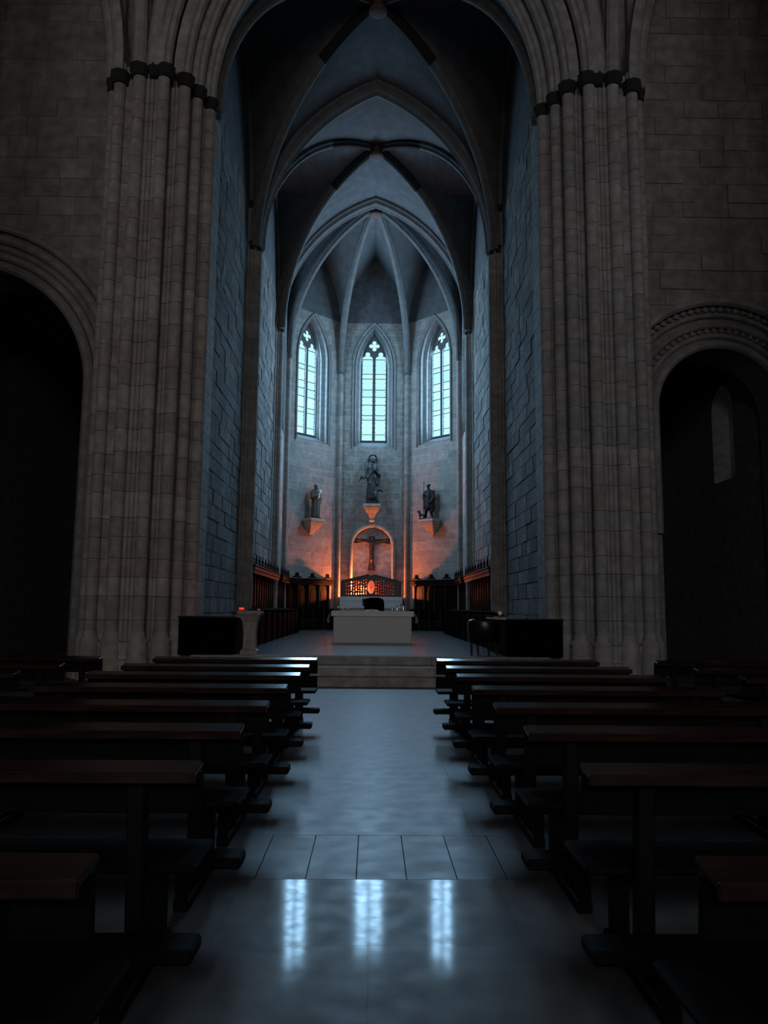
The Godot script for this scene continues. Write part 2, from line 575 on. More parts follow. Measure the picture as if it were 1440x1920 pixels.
# ------------------------------------------------------------------ piers
const PIER_CORE := [[4.02, 18.6], [4.02, 17.15], [4.24, 17.15], [4.24, 16.74], [4.44, 16.74], [4.44, 16.36], [4.76, 16.36], [4.76, 16.07], [5.36, 16.07], [5.36, 16.26], [5.82, 16.26], [5.82, 16.5], [6.08, 16.5], [6.08, 18.6]]
const PIER_SHAFTS := [[3.98, 17.1, 0.13], [4.13, 17.02, 0.06], [4.2, 16.7, 0.13], [4.34, 16.72, 0.055], [4.4, 16.3, 0.14], [4.56, 16.32, 0.06], [4.67, 16.33, 0.055], [4.78, 15.98, 0.13], [4.94, 16.03, 0.055], [5.04, 16.02, 0.05], [5.14, 16.03, 0.055], [5.32, 15.97, 0.14], [5.48, 16.2, 0.055], [5.58, 16.19, 0.06], [5.69, 16.2, 0.05], [5.84, 16.22, 0.13], [6.0, 16.44, 0.06], [6.08, 16.48, 0.1]]
const PIER_CAPS := [[3.98, 17.1, 0.15], [4.18, 16.68, 0.15], [4.38, 16.28, 0.16], [4.74, 15.96, 0.15], [4.98, 15.94, 0.1], [5.33, 15.96, 0.17], [5.84, 16.2, 0.17], [6.07, 16.44, 0.11]]

func build_pier(sx: float, label: String) -> void:
	var o := struct("compound_pier", label, "pier")
	var pm: Array = M.pier if sx < 0 else M.pier_grey
	var pl := PackedVector2Array()
	for q in PIER_CORE: pl.append(Vector2(q[0], q[1]))
	for q in PIER_SHAFTS:
		var res := Geometry2D.merge_polygons(pl, circle(q[2], 14, Vector2(q[0], q[1])))
		var best := pl
		var ba := 0.0
		for z in res:
			if not Geometry2D.is_polygon_clockwise(z) and poly_area(z) > ba:
				ba = poly_area(z); best = z
		pl = best
	# frame: polygon (x, depth) laid in the floor plane, extruded upwards
	var fr := Transform3D(Basis(Vector3(sx, 0, 0), Vector3(0, 0, -1), Vector3(0, sx, 0)), Vector3.ZERO)
	var up := 1.0 if sx > 0 else -1.0
	var mk := func(p: PackedVector2Array, h: float) -> ArrayMesh:
		var s := ns()
		var z := [0.0, h] if up > 0 else [-h, 0.0]
		extrude(s, p, fr, z[0], z[1])
		return fin(s)
	var unit: ArrayMesh = mk.call(pl, 1.0)
	var wide: PackedVector2Array = Geometry2D.offset_polygon(pl, 0.05)[0]
	var wider: PackedVector2Array = Geometry2D.offset_polygon(pl, 0.10)[0]
	var slim: PackedVector2Array = Geometry2D.offset_polygon(pl, -0.012)[0]
	ms(o, "core", mk.call(slim, 13.6), M.pier_joint)
	ms(o, "plinth", mk.call(wider, 0.42), pm[0])
	ms(o, "base_course", mk.call(wide, 0.34), pm[2], Transform3D(Basis(), Vector3(0, 0.43, 0)))
	var y := 0.78
	while y < 13.3:
		var h := rng.randf_range(0.38, 0.56)
		if 13.35 - (y + h) < 0.3: h = 13.35 - y
		ms(o, "stone_course", unit, pm[rng.randi() % 5], Transform3D(Basis.from_scale(Vector3(1, h - 0.011, 1)), Vector3(0, y, 0)))
		y += h
	ms(o, "impost", unit, pm[2], Transform3D(Basis.from_scale(Vector3(1, 0.4, 1)), Vector3(0, 13.35, 0)))
	for q in PIER_SHAFTS:
		if q[2] < 0.1: continue
		var s := ns(true)
		lathe(s, [[q[2] + 0.07, 0], [q[2] + 0.07, 0.26], [q[2] + 0.05, 0.31], [q[2] + 0.075, 0.37], [q[2] + 0.045, 0.43], [q[2] + 0.012, 0.48], [q[2] + 0.025, 0.53], [q[2], 0.57]], 12)
		put(o, "shaft_base", s, pm[0], Transform3D(Basis(), P(sx * q[0], 0.42, q[1])))
	for q in PIER_CAPS:
		var s := ns()
		var r: float = q[2]
		lathe(s, [[0, 0], [r + 0.005, 0], [r + 0.03, 0.03], [r + 0.01, 0.07], [r + 0.055, 0.18], [r + 0.06, 0.27], [0, 0.27]], 8)
		put(o, "capital", s, M.capital, Transform3D(Basis(), P(sx * q[0], 13.24, q[1])))

func arch_orders() -> void:
	# the triumphal arch over the two piers, order by order, and the vault ribs that leave the piers
	var o := struct("trim_1", "moulded pointed arch spanning from pier to pier above the sanctuary", "arch")
	var pr := V2([[-0.2, 0.2], [-0.2, -0.02], [-0.13, -0.05], [-0.1, -0.12], [0, -0.15], [0.1, -0.12], [0.13, -0.05], [0.2, -0.02], [0.2, 0.2]])
	for q in [[4.0, 17.1, 5.75, 0.7], [4.2, 16.7, 5.95, 0.9], [4.42, 16.32, 6.15, 0.9], [4.78, 16.0, 6.5, 0.9]]:
		for sx in [-1.0, 1.0]:
			var s := ns()
			rib_on(s, pr, arc3(P(sx * q[0], 13.48, q[1]), P(0, 13.48 + q[2], q[1]), 18))
			put(o, "order", s, M.pier_grey[0] if sx > 0 else M.pier[2])
	for sx in [-1.0, 1.0]:
		# solid spandrel above, split at the middle
		var a := arch(4.06, 13.4, 13.4, 5.8, 14)
		var h := PackedVector2Array([Vector2(0, 13.4), Vector2(6.1, 13.4), Vector2(6.1, 21), Vector2(0, 21)]) if sx > 0 else PackedVector2Array([Vector2(-6.1, 13.4), Vector2(0, 13.4), Vector2(0, 21), Vector2(-6.1, 21)])
		for p in Geometry2D.clip_polygons(h, a):
			var s := ns()
			extrude(s, p, Transform3D(Basis(), Vector3(0, 0, -17.6)), 0, 0.5)
			put(o, "spandrel", s, M.stone[0])
	var r2 := struct("trim_2", "stone vault ribs fanning out above the two piers", "ribs")
	var rp := V2([[-0.15, 0.1], [-0.15, -0.05], [-0.09, -0.14], [0, -0.18], [0.09, -0.14], [0.15, -0.05], [0.15, 0.1]])
	for sx in [-1.0, 1.0]:
		for q in [[5.0, 15.95, 0.0, 11.0, 6.3], [5.33, 15.95, 5.0, 10.5, 6.6], [5.84, 16.2, 10.2, 16.2, 8.0], [6.07, 16.44, 10.3, 16.5, 7.6]]:
			var s := ns()
			rib_on(s, rp, arc3(P(sx * q[0], 13.48, q[1]), P(sx * q[2], 13.48 + q[4], q[3]), 16))
			put(r2, "rib", s, M.pier_grey[1] if sx > 0 else M.pier[0])

# ------------------------------------------------------------------ transept walls with the chapel arches
func build_transept() -> void:
	var F := Transform3D(Basis(), Vector3(0, 0, -16.9))
	var L := struct("wall_left", "dark weathered stone wall with a pointed chapel arch beside the pier", "wall")
	var la := arch(2.12, -0.1, 6.4, 2.65, 12, -8.6)
	var lh := arch(3.0, -0.1, 6.4, 3.75, 12, -8.6)
	ashlar(L, F, Rect2(-12, 0, 5.95, 20), [lh], 0.5, 0.95, M.stone)
	backing(L, "core", F, Rect2(-12, 0, 5.95, 20), [la], 1.0, M.mortar_grey)
	for q in [[2.22, 0.1, 0.12, 0], [2.42, 0.06, 0.09, 2], [2.58, 0.02, 0.08, 1], [2.74, 0.06, 0.1, 2], [2.95, 0.1, 0.09, 0]]:
		var s := ns()
		var pts := roll_pts(arch(q[0], 0, 6.4, 2.65 + (q[0] - 2.12) * 1.25, 16, -8.6), q[1], F)
		moulding(s, pts, q[2], Vector3(0, 0, 1))
		put(L, "arch_moulding", s, M.stone[q[3]])
	var R := struct("wall_right", "dark patched stone wall with a round chapel arch beside the pier", "wall")
	var ra := arch(1.42, -0.1, 6.05, 1.42, 12, 7.85)
	var rh := arch(2.55, -0.1, 6.05, 2.62, 12, 7.85)
	ashlar(R, F, Rect2(6.05, 0, 5.95, 20), [rh], 0.42, 0.85, M.stone, 0.014, 0.035, 0.014)
	backing(R, "core", F, Rect2(6.05, 0, 5.95, 20), [ra], 1.0, M.mortar_grey)
	for q in [[1.5, 0.05, 0.1, 2], [1.72, 0.02, 0.07, 0], [1.95, 0.06, 0.07, 1], [2.2, 0.05, 0.06, 0], [2.5, 0.12, 0.1, 2]]:
		var s := ns()
		moulding(s, roll_pts(arch(q[0], 3.2, 6.05, q[0], 16, 7.85), q[1], F), q[2], Vector3(0, 0, 1))
		put(R, "arch_moulding", s, M.stone[q[3]])
	# two rows of carved lozenges on the archivolts
	for q in [[1.83, 34, 0.085], [2.34, 42, 0.1]]:
		var s := ns()
		cbox(s, Vector3.ZERO, Vector3(q[2] * 1.15, q[2] * 1.15, 0.09), 0.02)
		var mesh := fin(s)
		for k in q[1]:
			var a: float = PI * (k + 0.5) / q[1]
			ms(R, "lozenge", mesh, M.stone[k % 4], Transform3D(Basis(Vector3(0, 0, 1), a + PI / 4), F * Vector3(7.85 + cos(a) * q[0], 6.05 + sin(a) * q[0], 0.06)))
	# chapels behind the arches: deep closed rooms
	for q in [["wall_chapel_left", -8.6, 2.4, "dim side chapel behind the pointed arch", -1.0], ["wall_chapel_right", 7.85, 1.6, "dim side chapel behind the round arch with its deep slit window", 1.0]]:
		var c := struct(q[0], q[3], "chapel")
		var w: float = q[2]
		var cx: float = q[1]
		boxpart(c, "back_wall", P(cx, 5, 29.3), Vector3(2 * w + 2.0, 10, 0.6), M.chapel, 0.0)
		for sx in [-1.0, 1.0]:
			var n := Vector3(-sx, 0, 0)
			# the side wall's frame starts at its near end on the left, at its far end on the right
			var f := Transform3D(Basis(Vector3.UP.cross(n), Vector3.UP, n), P(cx + sx * w, 0, 17.9 if sx < 0 else 29.0))
			var win: bool = q[4] > 0 and sx > 0
			var holes := [arch(0.62, 5.0, 6.9, 0.72, 8, 8.75)] if win else []
			backing(c, "side_wall", f, Rect2(0, 0, 11.1, 10), holes, 0.9, M.chapel, 0.0)
			if win:
				var s := ns()
				var o1 := arch(0.62, 5.0, 6.9, 0.72, 8, 8.75); var o2 := arch(0.2, 5.3, 6.9, 0.25, 8, 8.75)
				for j in o1.size():
					var k := (j + 1) % o1.size()
					quad(s, f * Vector3(o1[k].x, o1[k].y, 0), f * Vector3(o1[j].x, o1[j].y, 0), f * Vector3(o2[j].x, o2[j].y, -0.8), f * Vector3(o2[k].x, o2[k].y, -0.8))
				put(c, "splayed_window_jamb", s, M.plaster)
				s = ns()
				extrude(s, arch(0.22, 5.28, 6.9, 0.27, 8, 8.75), f, -0.84, -0.8)
				put(c, "slit_window_glass", s, M.chapel_glass)
				area("slit_light", Transform3D(f.basis, f * Vector3(8.75, 6.1, -0.78)), Vector2(0.3, 1.5), Color(0.8, 0.88, 1.0), 0.03)
		boxpart(c, "vault", P(cx, 10.1, 23.5), Vector3(2 * w + 2.0, 0.3, 12.2), M.chapel, 0.0)
		boxpart(c, "paving", P(cx, -0.12, 23.5), Vector3(2 * w + 2.0, 0.2, 11.0), M.chapel, 0.0)
		boxpart(c, "bench", P(cx, 0.45, 28.4), Vector3(2 * w - 0.6, 0.9, 0.7), M.stone[0], 0.02)

func moulding(s: SurfaceTool, pts: Array, r: float, nrm: Vector3) -> void:
	# roll of radius r along a curve lying in a plane of normal nrm
	var sides := []; var ups := []
	for i in pts.size():
		var t: Vector3 = (pts[mini(i + 1, pts.size() - 1)] - pts[maxi(i - 1, 0)]).normalized()
		sides.append(nrm); ups.append(nrm.cross(t).normalized())
	sweep(s, circle(r, 8, Vector2.ZERO, PI / 8), pts, sides, ups)

# ------------------------------------------------------------------ nave shell behind the camera
func build_shell() -> void:
	var w := struct("wall_rear", "plain stone west wall of the nave with its round window and two added lancets", "wall")
	var wf := Transform3D(Basis(Vector3.UP, PI), Vector3(0, 0, 17.0))
	var holes := [circle(1.9, 24, Vector2(0, 11.5)), arch(0.75, 5.8, 10.4, 1.1, 8, -4.3), arch(0.75, 5.8, 10.4, 1.1, 8, 4.3)]  # the two lancets are added to widen the west light
	backing(w, "core", wf, Rect2(-12.4, 0, 24.8, 20.5), holes, 1.0, M.stone[0], 0.0)
	for k in 3:
		var s := ns()
		extrude(s, Geometry2D.offset_polygon(holes[k], 0.1)[0], wf, -0.62, -0.55)
		put(w, "rose_window_glass" if k == 0 else "added_lancet_glass", s, M.rose)
	for sx in [-1.0, 1.0]:
		var nm := "left" if sx < 0 else "right"
		var sw := struct("wall_nave_shade_" + nm, "unseen nave side wall on the %s, placed to shade the transept wall" % nm, "wall")
		boxpart(sw, "core", Vector3(sx * 6.05, 10, 4.3), Vector3(0.6, 20.5, 25.6), M.stone[0], 0.0)  # unseen wall, set close in to keep west light off the transept
		var tw := struct("wall_transept_" + nm, "plain stone end wall of the %s transept arm with an added fill window" % nm, "wall")
		var n := Vector3(-sx, 0, 0)
		var f := Transform3D(Basis(Vector3.UP.cross(n), Vector3.UP, n), P(sx * 12.0, 0, 8.2 if sx < 0 else 17.9))
		var hx := 4.0 if sx < 0 else 5.7
		var win := arch(0.9, 9.7, 13.2, 1.3, 8, hx)  # added window opening for the transept fill light
		backing(tw, "core", f, Rect2(-0.5, 0, 10.7, 20.5), [win], 0.6, M.stone[0], 0.0)
		var s := ns()
		extrude(s, Geometry2D.offset_polygon(win, 0.1)[0], f, -0.42, -0.36)
		put(tw, "fill_window_glass", s, M.rose)
		boxpart(tw, "return_wall", P(sx * 9.15, 10, 8.2), Vector3(6.4, 20.5, 0.6), M.stone[1], 0.0)
	var c := struct("ceiling_nave", "high stone vault over the nave", "ceiling")
	boxpart(c, "slab", Vector3(0, 20.9, -1.0), Vector3(25.4, 0.6, 37), M.stone[0], 0.0)
	var rf := struct("ceiling_roof", "roof above the choir vaults", "ceiling")
	boxpart(rf, "slab", P(0, 21.6, 29), Vector3(12, 0.5, 24), M.stone[0], 0.0)

# ------------------------------------------------------------------ choir and apse
const RIB := [[-0.15, 0.12], [-0.15, -0.06], [-0.1, -0.11], [-0.075, -0.2], [0, -0.24], [0.075, -0.2], [0.1, -0.11], [0.15, -0.06], [0.15, 0.12]]
const TRANS := [[-0.36, 0.15], [-0.36, -0.05], [-0.28, -0.1], [-0.22, -0.2], [-0.1, -0.24], [0, -0.3], [0.1, -0.24], [0.22, -0.2], [0.28, -0.1], [0.36, -0.05], [0.36, 0.15]]

func build_choir() -> void:
	for sx in [-1.0, 1.0]:
		var nm := "left" if sx < 0 else "right"
		var n := Vector3(-sx, 0, 0)
		for bay in [[18.5, 24.25, "first"], [24.75, 32.0, "second"]]:
			var w := struct("wall_choir_" + nm, "%s bay of the %s choir wall in grey-blue ashlar, counted from the nave" % [bay[2], nm], "wall")
			var o := P(sx * WX, 0, bay[0] if sx < 0 else bay[1])
			var f := Transform3D(Basis(Vector3.UP.cross(n), Vector3.UP, n), o)
			var len: float = bay[1] - bay[0]
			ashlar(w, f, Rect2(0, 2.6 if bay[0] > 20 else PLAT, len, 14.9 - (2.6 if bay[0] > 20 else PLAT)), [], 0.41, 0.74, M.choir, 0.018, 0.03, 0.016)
			backing(w, "core", f, Rect2(-0.3, 0, len + 0.6, 21.4), [], 0.8, M.mortar_grey, 0.004)
			var s := ns()
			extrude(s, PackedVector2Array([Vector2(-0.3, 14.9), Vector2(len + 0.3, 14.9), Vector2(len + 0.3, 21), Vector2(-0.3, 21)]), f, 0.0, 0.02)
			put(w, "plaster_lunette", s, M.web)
	# responds: the shafts along the walls and in the corners of the apse
	var spots := []
	for sx in [-1.0, 1.0]:
		var nm := "left" if sx < 0 else "right"
		spots.append([P(sx * WX, 0, 24.5), Vector3(-sx, 0, 0), 1.0, "broad clustered wall shaft between the two choir bays on the %s" % nm])
		spots.append([P(sx * WX, 0, 32.0), Vector3(-sx, 0, 0), 0.75, "slender clustered wall shaft where choir meets apse on the %s" % nm])
		for k in [67.5, 22.5]:
			var a: float = deg_to_rad(k) * sx
			var out := Vector3(sin(a), 0, -cos(a))
			spots.append([Vector3(0, 0, -AC) + out * (AW / cos(PI / 8)), -out, 0.6, "thin corner shaft %s window of the apse on the %s" % ["outside the side" if k > 45 else "beside the central", nm]])
	for q in spots:
		var o := struct("wall_shaft", q[3], "shaft")
		var n: Vector3 = q[1]
		var u := Vector3.UP.cross(n)
		var k: float = q[2]
		o.position = q[0]
		var f := Transform3D(Basis(u, n, u.cross(n)), Vector3.ZERO)
		var body := V2([[-0.28, -0.25], [0.28, -0.25], [0.28, 0.14], [0.2, 0.14], [0.2, 0.3], [-0.2, 0.3], [-0.2, 0.14], [-0.28, 0.14]])
		for c in [[0.0, 0.3, 0.17], [-0.2, 0.16, 0.07], [0.2, 0.16, 0.07], [-0.29, 0.05, 0.07], [0.29, 0.05, 0.07]]:
			var best := body
			for z in Geometry2D.merge_polygons(body, circle(c[2], 12, Vector2(c[0], c[1]))):
				if not Geometry2D.is_polygon_clockwise(z): best = z
			body = best
		var sc := PackedVector2Array()
		for p in body: sc.append(p * k)
		# u x n points down or up: lay the profile so that it rises
		var up := f.basis.z.y
		var y := PLAT
		var s0 := ns()
		extrude(s0, sc, f, 0.0 if up > 0 else -1.0, 1.0 if up > 0 else 0.0)
		var drum := fin(s0)
		while y < CAP - 0.05:
			var h := rng.randf_range(0.42, 0.62)
			if CAP - 0.1 - (y + h) < 0.3: h = CAP - 0.1 - y + 0.06
			ms(o, "drum", drum, M.wall[rng.randi() % 5], Transform3D(Basis.from_scale(Vector3(1, h - 0.006, 1)), Vector3(0, y, 0)))
			y += h
		var s2 := ns()
		var slim := PackedVector2Array()
		for p in sc: slim.append(p * 0.97)
		extrude(s2, slim, f, PLAT if up > 0 else -14.8, 14.8 if up > 0 else -PLAT)
		put(o, "core", s2, M.mortar_grey)
		for c in [[0.0, 0.3, 0.17, CAP - 0.12], [-0.24, 0.14, 0.09, CAP - 0.12], [0.24, 0.14, 0.09, CAP - 0.12], [-0.29, 0.04, 0.08, 14.7], [0.29, 0.04, 0.08, 14.7]]:
			if k < 0.7 and c[3] > 14: continue
			var s := ns()
			var r: float = c[2] * k
			lathe(s, [[0, 0], [r, 0], [r + 0.03, 0.03], [r + 0.01, 0.06], [r + 0.05, 0.16], [r + 0.06, 0.24], [0, 0.24]], 8)
			var at: Vector3 = f * Vector3(c[0] * k, c[1] * k, 0)
			at.y = c[3]
			put(o, "capital", s, M.capital if c[3] > 14 or k > 0.7 else M.tracery, Transform3D(Basis(), at))

func build_vaults() -> void:
	var rp := V2(RIB); var tp := V2(TRANS)
	var vs := [["ceiling_vault", 17.25, 24.5, "ribbed vault of the first choir bay with its round boss"], ["ceiling_vault", 24.5, 32.0, "ribbed vault of the second choir bay with its round boss"]]
	for v in vs:
		var o := struct(v[0], v[3], "vault")
		var d0: float = v[1]; var d1: float = v[2]
		var dm := (d0 + d1) / 2
		var key := P(0, CROWN + 0.05, dm)
		for sx in [-1.0, 1.0]:
			for e in [[d0, 1.0], [d1, -1.0]]:
				var dd: float = e[0]
				var spring := P(sx * 4.0, CAP, dd + e[1] * 0.2)
				var diag := arc3(spring, key, 18)
				var n := 18
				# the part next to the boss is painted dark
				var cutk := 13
				var s := ns()
				rib_on(s, rp, diag.slice(0, cutk + 1))
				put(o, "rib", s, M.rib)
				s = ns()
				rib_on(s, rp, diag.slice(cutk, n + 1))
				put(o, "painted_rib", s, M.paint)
				var tr := arc3(P(sx * (4.0 if dd < 30 else 4.24), CAP, dd), P(0, CROWN - 0.1, dd), n)
				var wl := [P(sx * WX, CAP, dd)]
				wl.append_array(arc3(P(sx * WX, 14.8, dd), P(sx * WX, CROWN - 0.05, dm), n))
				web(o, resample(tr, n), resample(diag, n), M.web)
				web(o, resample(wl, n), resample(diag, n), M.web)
				if dd < 20: continue
				var ww := ns()
				rib_on(ww, V2([[-0.1, 0.05], [-0.1, -0.08], [0, -0.14], [0.1, -0.08], [0.1, 0.05]]), arc3(P(sx * (WX - 0.06), 14.8, dd + e[1] * 0.2), P(sx * (WX - 0.06), CROWN - 0.05, dm), 14))
				put(o, "wall_rib", ww, M.rib)
		var b := ns(true)
		lathe(b, [[0, 0.45], [0.24, 0.45], [0.24, 0.1], [0.28, 0.06], [0.28, 0.02], [0.2, -0.02], [0, -0.04]], 16)
		put(o, "boss", b, M.boss, Transform3D(Basis(), key + Vector3(0, -0.42, 0)))
	var ta := struct("trim_3", "moulded transverse arch between the two choir bays", "arch")
	var tb := struct("trim_4", "moulded transverse arch at the mouth of the apse", "arch")
	for q in [[ta, 24.5, 4.0], [tb, 32.0, 4.28]]:
		for sx in [-1.0, 1.0]:
			var s := ns()
			rib_on(s, tp, arc3(P(sx * q[2], CAP, q[1]), P(0, CROWN - 0.12, q[1]), 22))
			put(q[0], "half_arch", s, M.rib)
	# apse: ribs from the four corners to one boss
	var ap := struct("ceiling_apse", "five-part ribbed vault of the apse meeting in one boss", "vault")
	var key := P(0, CROWN + 0.1, 32.75)
	var corners := []
	for k in [90.0, 67.5, 22.5, -22.5, -67.5, -90.0]:
		var a := deg_to_rad(k)
		corners.append(P(4.2 * signf(a), CAP, 32.1) if absf(k) > 80 else Vector3(0, CAP, -AC) + Vector3(sin(a), 0, -cos(a)) * (AW / cos(PI / 8)))
	var n := 18
	var curves := []
	for i in corners.size():
		var c: Vector3 = corners[i]
		var inw := (Vector3(key.x, c.y, key.z) - c).normalized()
		if i == 0 or i == 5:
			curves.append(arc3(P(4.24 * signf(c.x), CAP, 32.15), P(0, CROWN - 0.05, 32.2), n))
			continue
		var cv := arc3(c + inw * 0.12, key, n)
		curves.append(cv)
		var s := ns()
		rib_on(s, rp, cv)
		put(ap, "rib", s, M.rib)
	for i in 5:
		var c0: Vector3 = corners[i]; var c1: Vector3 = corners[i + 1]
		var mid := (c0 + c1) / 2
		mid.y = CROWN - 0.05
		for e in [[c0, curves[i]], [c1, curves[i + 1]]]:
			var sp: Vector3 = e[0]
			var up := Vector3(sp.x, 15.6, sp.z)
			var wl := [sp]
			wl.append_array(arc3(up, mid, n))
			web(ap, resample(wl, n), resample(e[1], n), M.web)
	var b := ns(true)
	lathe(b, [[0, 0.45], [0.27, 0.45], [0.27, 0.1], [0.31, 0.06], [0.31, 0.02], [0.22, -0.02], [0, -0.04]], 16)
	put(ap, "boss", b, M.boss, Transform3D(Basis(), key + Vector3(0, -0.5, 0)))

func union_all(list: Array) -> PackedVector2Array:
	var o: PackedVector2Array = list[0]
	for i in range(1, list.size()):
		var best := o
		var ba := 0.0
		for z in Geometry2D.merge_polygons(o, list[i]):
			if not Geometry2D.is_polygon_clockwise(z) and poly_area(z) > ba:
				best = z; ba = poly_area(z)
		o = best
	return o

func build_apse() -> void:
	var who := ["central face of the apse wall, behind the dark standing statue", "left slanted face of the apse wall, behind the brown friar statue", "right slanted face of the apse wall, behind the black staff-bearing statue", "left flank of the apse wall next to the choir", "right flank of the apse wall next to the choir"]
	var wins := ["tall twin-lancet window in the centre of the apse", "tall twin-lancet window in the left slanted face of the apse", "tall twin-lancet window in the right slanted face of the apse", "twin-lancet window in the left flank of the apse, seen edge-on", "twin-lancet window in the right flank of the apse, seen edge-on"]
	var bars := [14.33, 13.55, 13.3, 12.72, 12.33, 11.92, 11.36, 11.12, 10.36]
	for i in 5:
		var f := face_frame(FACES[i])
		var w := struct("wall_apse", who[i], "wall")
		var half := AW * tan(PI / 8)
		var rings := [[1.04, 9.57, 13.75, 2.25, 0.03], [1.0, 9.6, 13.75, 2.22, -0.06], [0.95, 9.64, 13.75, 2.18, -0.06], [0.92, 9.68, 13.78, 2.12, -0.2], [0.80, 9.78, 13.8, 2.02, -0.28], [0.78, 9.82, 13.8, 2.0, -0.42], [0.68, 9.92, 13.82, 1.86, -0.5], [0.66, 9.98, 13.84, 1.8, -0.75]]
		var hole := arch(1.04, 9.57, 13.75, 2.25, 10)
		var holes := [hole]
		if i == 0: holes.append(arch(0.96, 3.0, 4.55, 0.96, 10))
		ashlar(w, f, Rect2(-half, PLAT, 2 * half, 16.05 - PLAT), holes, 0.36, 0.62, M.wall, 0.019, 0.03, 0.004)
		backing(w, "core", f, Rect2(-half - 0.4, 0, 2 * half + 0.8, 21.4), holes, 0.95, M.mortar, 0.024)
		var t := ns()
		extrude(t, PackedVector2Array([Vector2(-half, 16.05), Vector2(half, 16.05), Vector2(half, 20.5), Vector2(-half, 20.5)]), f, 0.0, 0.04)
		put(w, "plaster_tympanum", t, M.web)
		# window: splayed jambs in steps, hood, tracery, panes, bars
		var o := struct("window_%d" % (i + 1), wins[i], "window")
		var s := ns()
		for k in rings.size() - 1:
			var a := arch(rings[k][0], rings[k][1], rings[k][2], rings[k][3], 10)
			var b := arch(rings[k + 1][0], rings[k + 1][1], rings[k + 1][2], rings[k + 1][3], 10)
			for j in a.size():
				var j2 := (j + 1) % a.size()
				quad(s, f * Vector3(a[j2].x, a[j2].y, rings[k][4]), f * Vector3(a[j].x, a[j].y, rings[k][4]), f * Vector3(b[j].x, b[j].y, rings[k + 1][4]), f * Vector3(b[j2].x, b[j2].y, rings[k + 1][4]))
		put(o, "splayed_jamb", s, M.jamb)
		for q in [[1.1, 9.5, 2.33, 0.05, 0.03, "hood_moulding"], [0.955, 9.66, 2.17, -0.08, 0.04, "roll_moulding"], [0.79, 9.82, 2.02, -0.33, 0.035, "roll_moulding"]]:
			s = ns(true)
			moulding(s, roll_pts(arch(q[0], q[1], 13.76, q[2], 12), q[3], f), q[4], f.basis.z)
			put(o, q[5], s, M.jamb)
		var plate := arch(0.66, 9.98, 13.84, 1.8, 12)
		var opens := []
		for sx in [-1.0, 1.0]:
			opens.append(union_all([arch(0.268, 10.04, 14.33, 0.17, 8, sx * 0.338), circle(0.13, 14, Vector2(sx * 0.338, 14.6))]))
		opens.append(union_all([circle(0.1, 12, Vector2(0, 15.05)), circle(0.115, 12, Vector2(0, 15.22)), circle(0.115, 12, Vector2(0, 14.88)), circle(0.115, 12, Vector2(-0.16, 15.05)), circle(0.115, 12, Vector2(0.16, 15.05))]))
		s = ns()
		var cuts := [-0.7, -0.338, -0.0005, 0.338, 0.7]
		for k in 4:
			var strip := PackedVector2Array([Vector2(cuts[k], 9), Vector2(cuts[k + 1], 9), Vector2(cuts[k + 1], 17), Vector2(cuts[k], 17)])
			var parts: Array = Geometry2D.intersect_polygons(plate, strip)
			for op in opens:
				var nx: Array = []
				for p in parts: nx.append_array(Geometry2D.clip_polygons(p, op))
				parts = nx
			for p in parts:
				if poly_area(p) > 1e-4: extrude(s, p, f, -0.72, -0.54)
		put(o, "tracery", s, M.tracery)
		var ys := [10.0]
		var bb := bars.duplicate()
		bb.reverse()
		ys.append_array(bb)
		ys.append(15.2)
		for op in 2:
			for k in ys.size() - 1:
				var rect := PackedVector2Array([Vector2(-1, ys[k] + 0.006), Vector2(1, ys[k] + 0.006), Vector2(1, ys[k + 1] - 0.006), Vector2(-1, ys[k + 1] - 0.006)])
				for p in Geometry2D.intersect_polygons(Geometry2D.offset_polygon(opens[op], 0.03)[0], rect):
					if poly_area(p) < 0.004: continue
					s = ns()
					extrude(s, p, f, -0.64, -0.62)
					put(o, "pane", s, M.glass[(k * 7 + op * 3 + i) % 3])
			var cx := -0.338 if op == 0 else 0.338
			for y in bars: boxpart(o, "glazing_bar", f * Vector3(cx, y, -0.605), Vector3(0.56, 0.026, 0.03), M.iron, 0.0, f.basis)
			# short lead ticks that fasten the border strips
			for sx in [-1.0, 1.0]:
				var lead := ns()
				for k in 18: cbox(lead, Vector3(cx + sx * 0.245, 10.25 + k * 0.235, -0.612), Vector3(0.05, 0.02, 0.015))
				put(o, "border_leads", lead, M.iron, f)
		for p in Geometry2D.offset_polygon(opens[2], 0.03):
			s = ns()
			extrude(s, p, f, -0.64, -0.62)
			put(o, "pane", s, M.glass[1])
	# niche of the crucifix in the central face
	var nf := face_frame(0.0)
	var nc := struct("trim_5", "round-arched wall niche with raised rim around the crucifix", "niche")
	var s := ns()
	var na := arch(0.96, 3.0, 4.55, 0.96, 14)
	for j in na.size():
		var a := na[j]; var b := na[(j + 1) % na.size()]
		quad(s, nf * Vector3(b.x, b.y, 0.03), nf * Vector3(a.x, a.y, 0.03), nf * Vector3(a.x, a.y, -0.18), nf * Vector3(b.x, b.y, -0.18))
	put(nc, "reveal", s, M.plaster)
	s = ns()
	extrude(s, arch(1.0, 2.9, 4.55, 1.0, 14), nf, -0.24, -0.18)
	put(nc, "back", s, M.plaster)
	s = ns(true)
	moulding(s, roll_pts(arch(1.04, 2.2, 4.55, 1.04, 18), 0.06, nf), 0.08, nf.basis.z)
	put(nc, "rim", s, M.corbel)

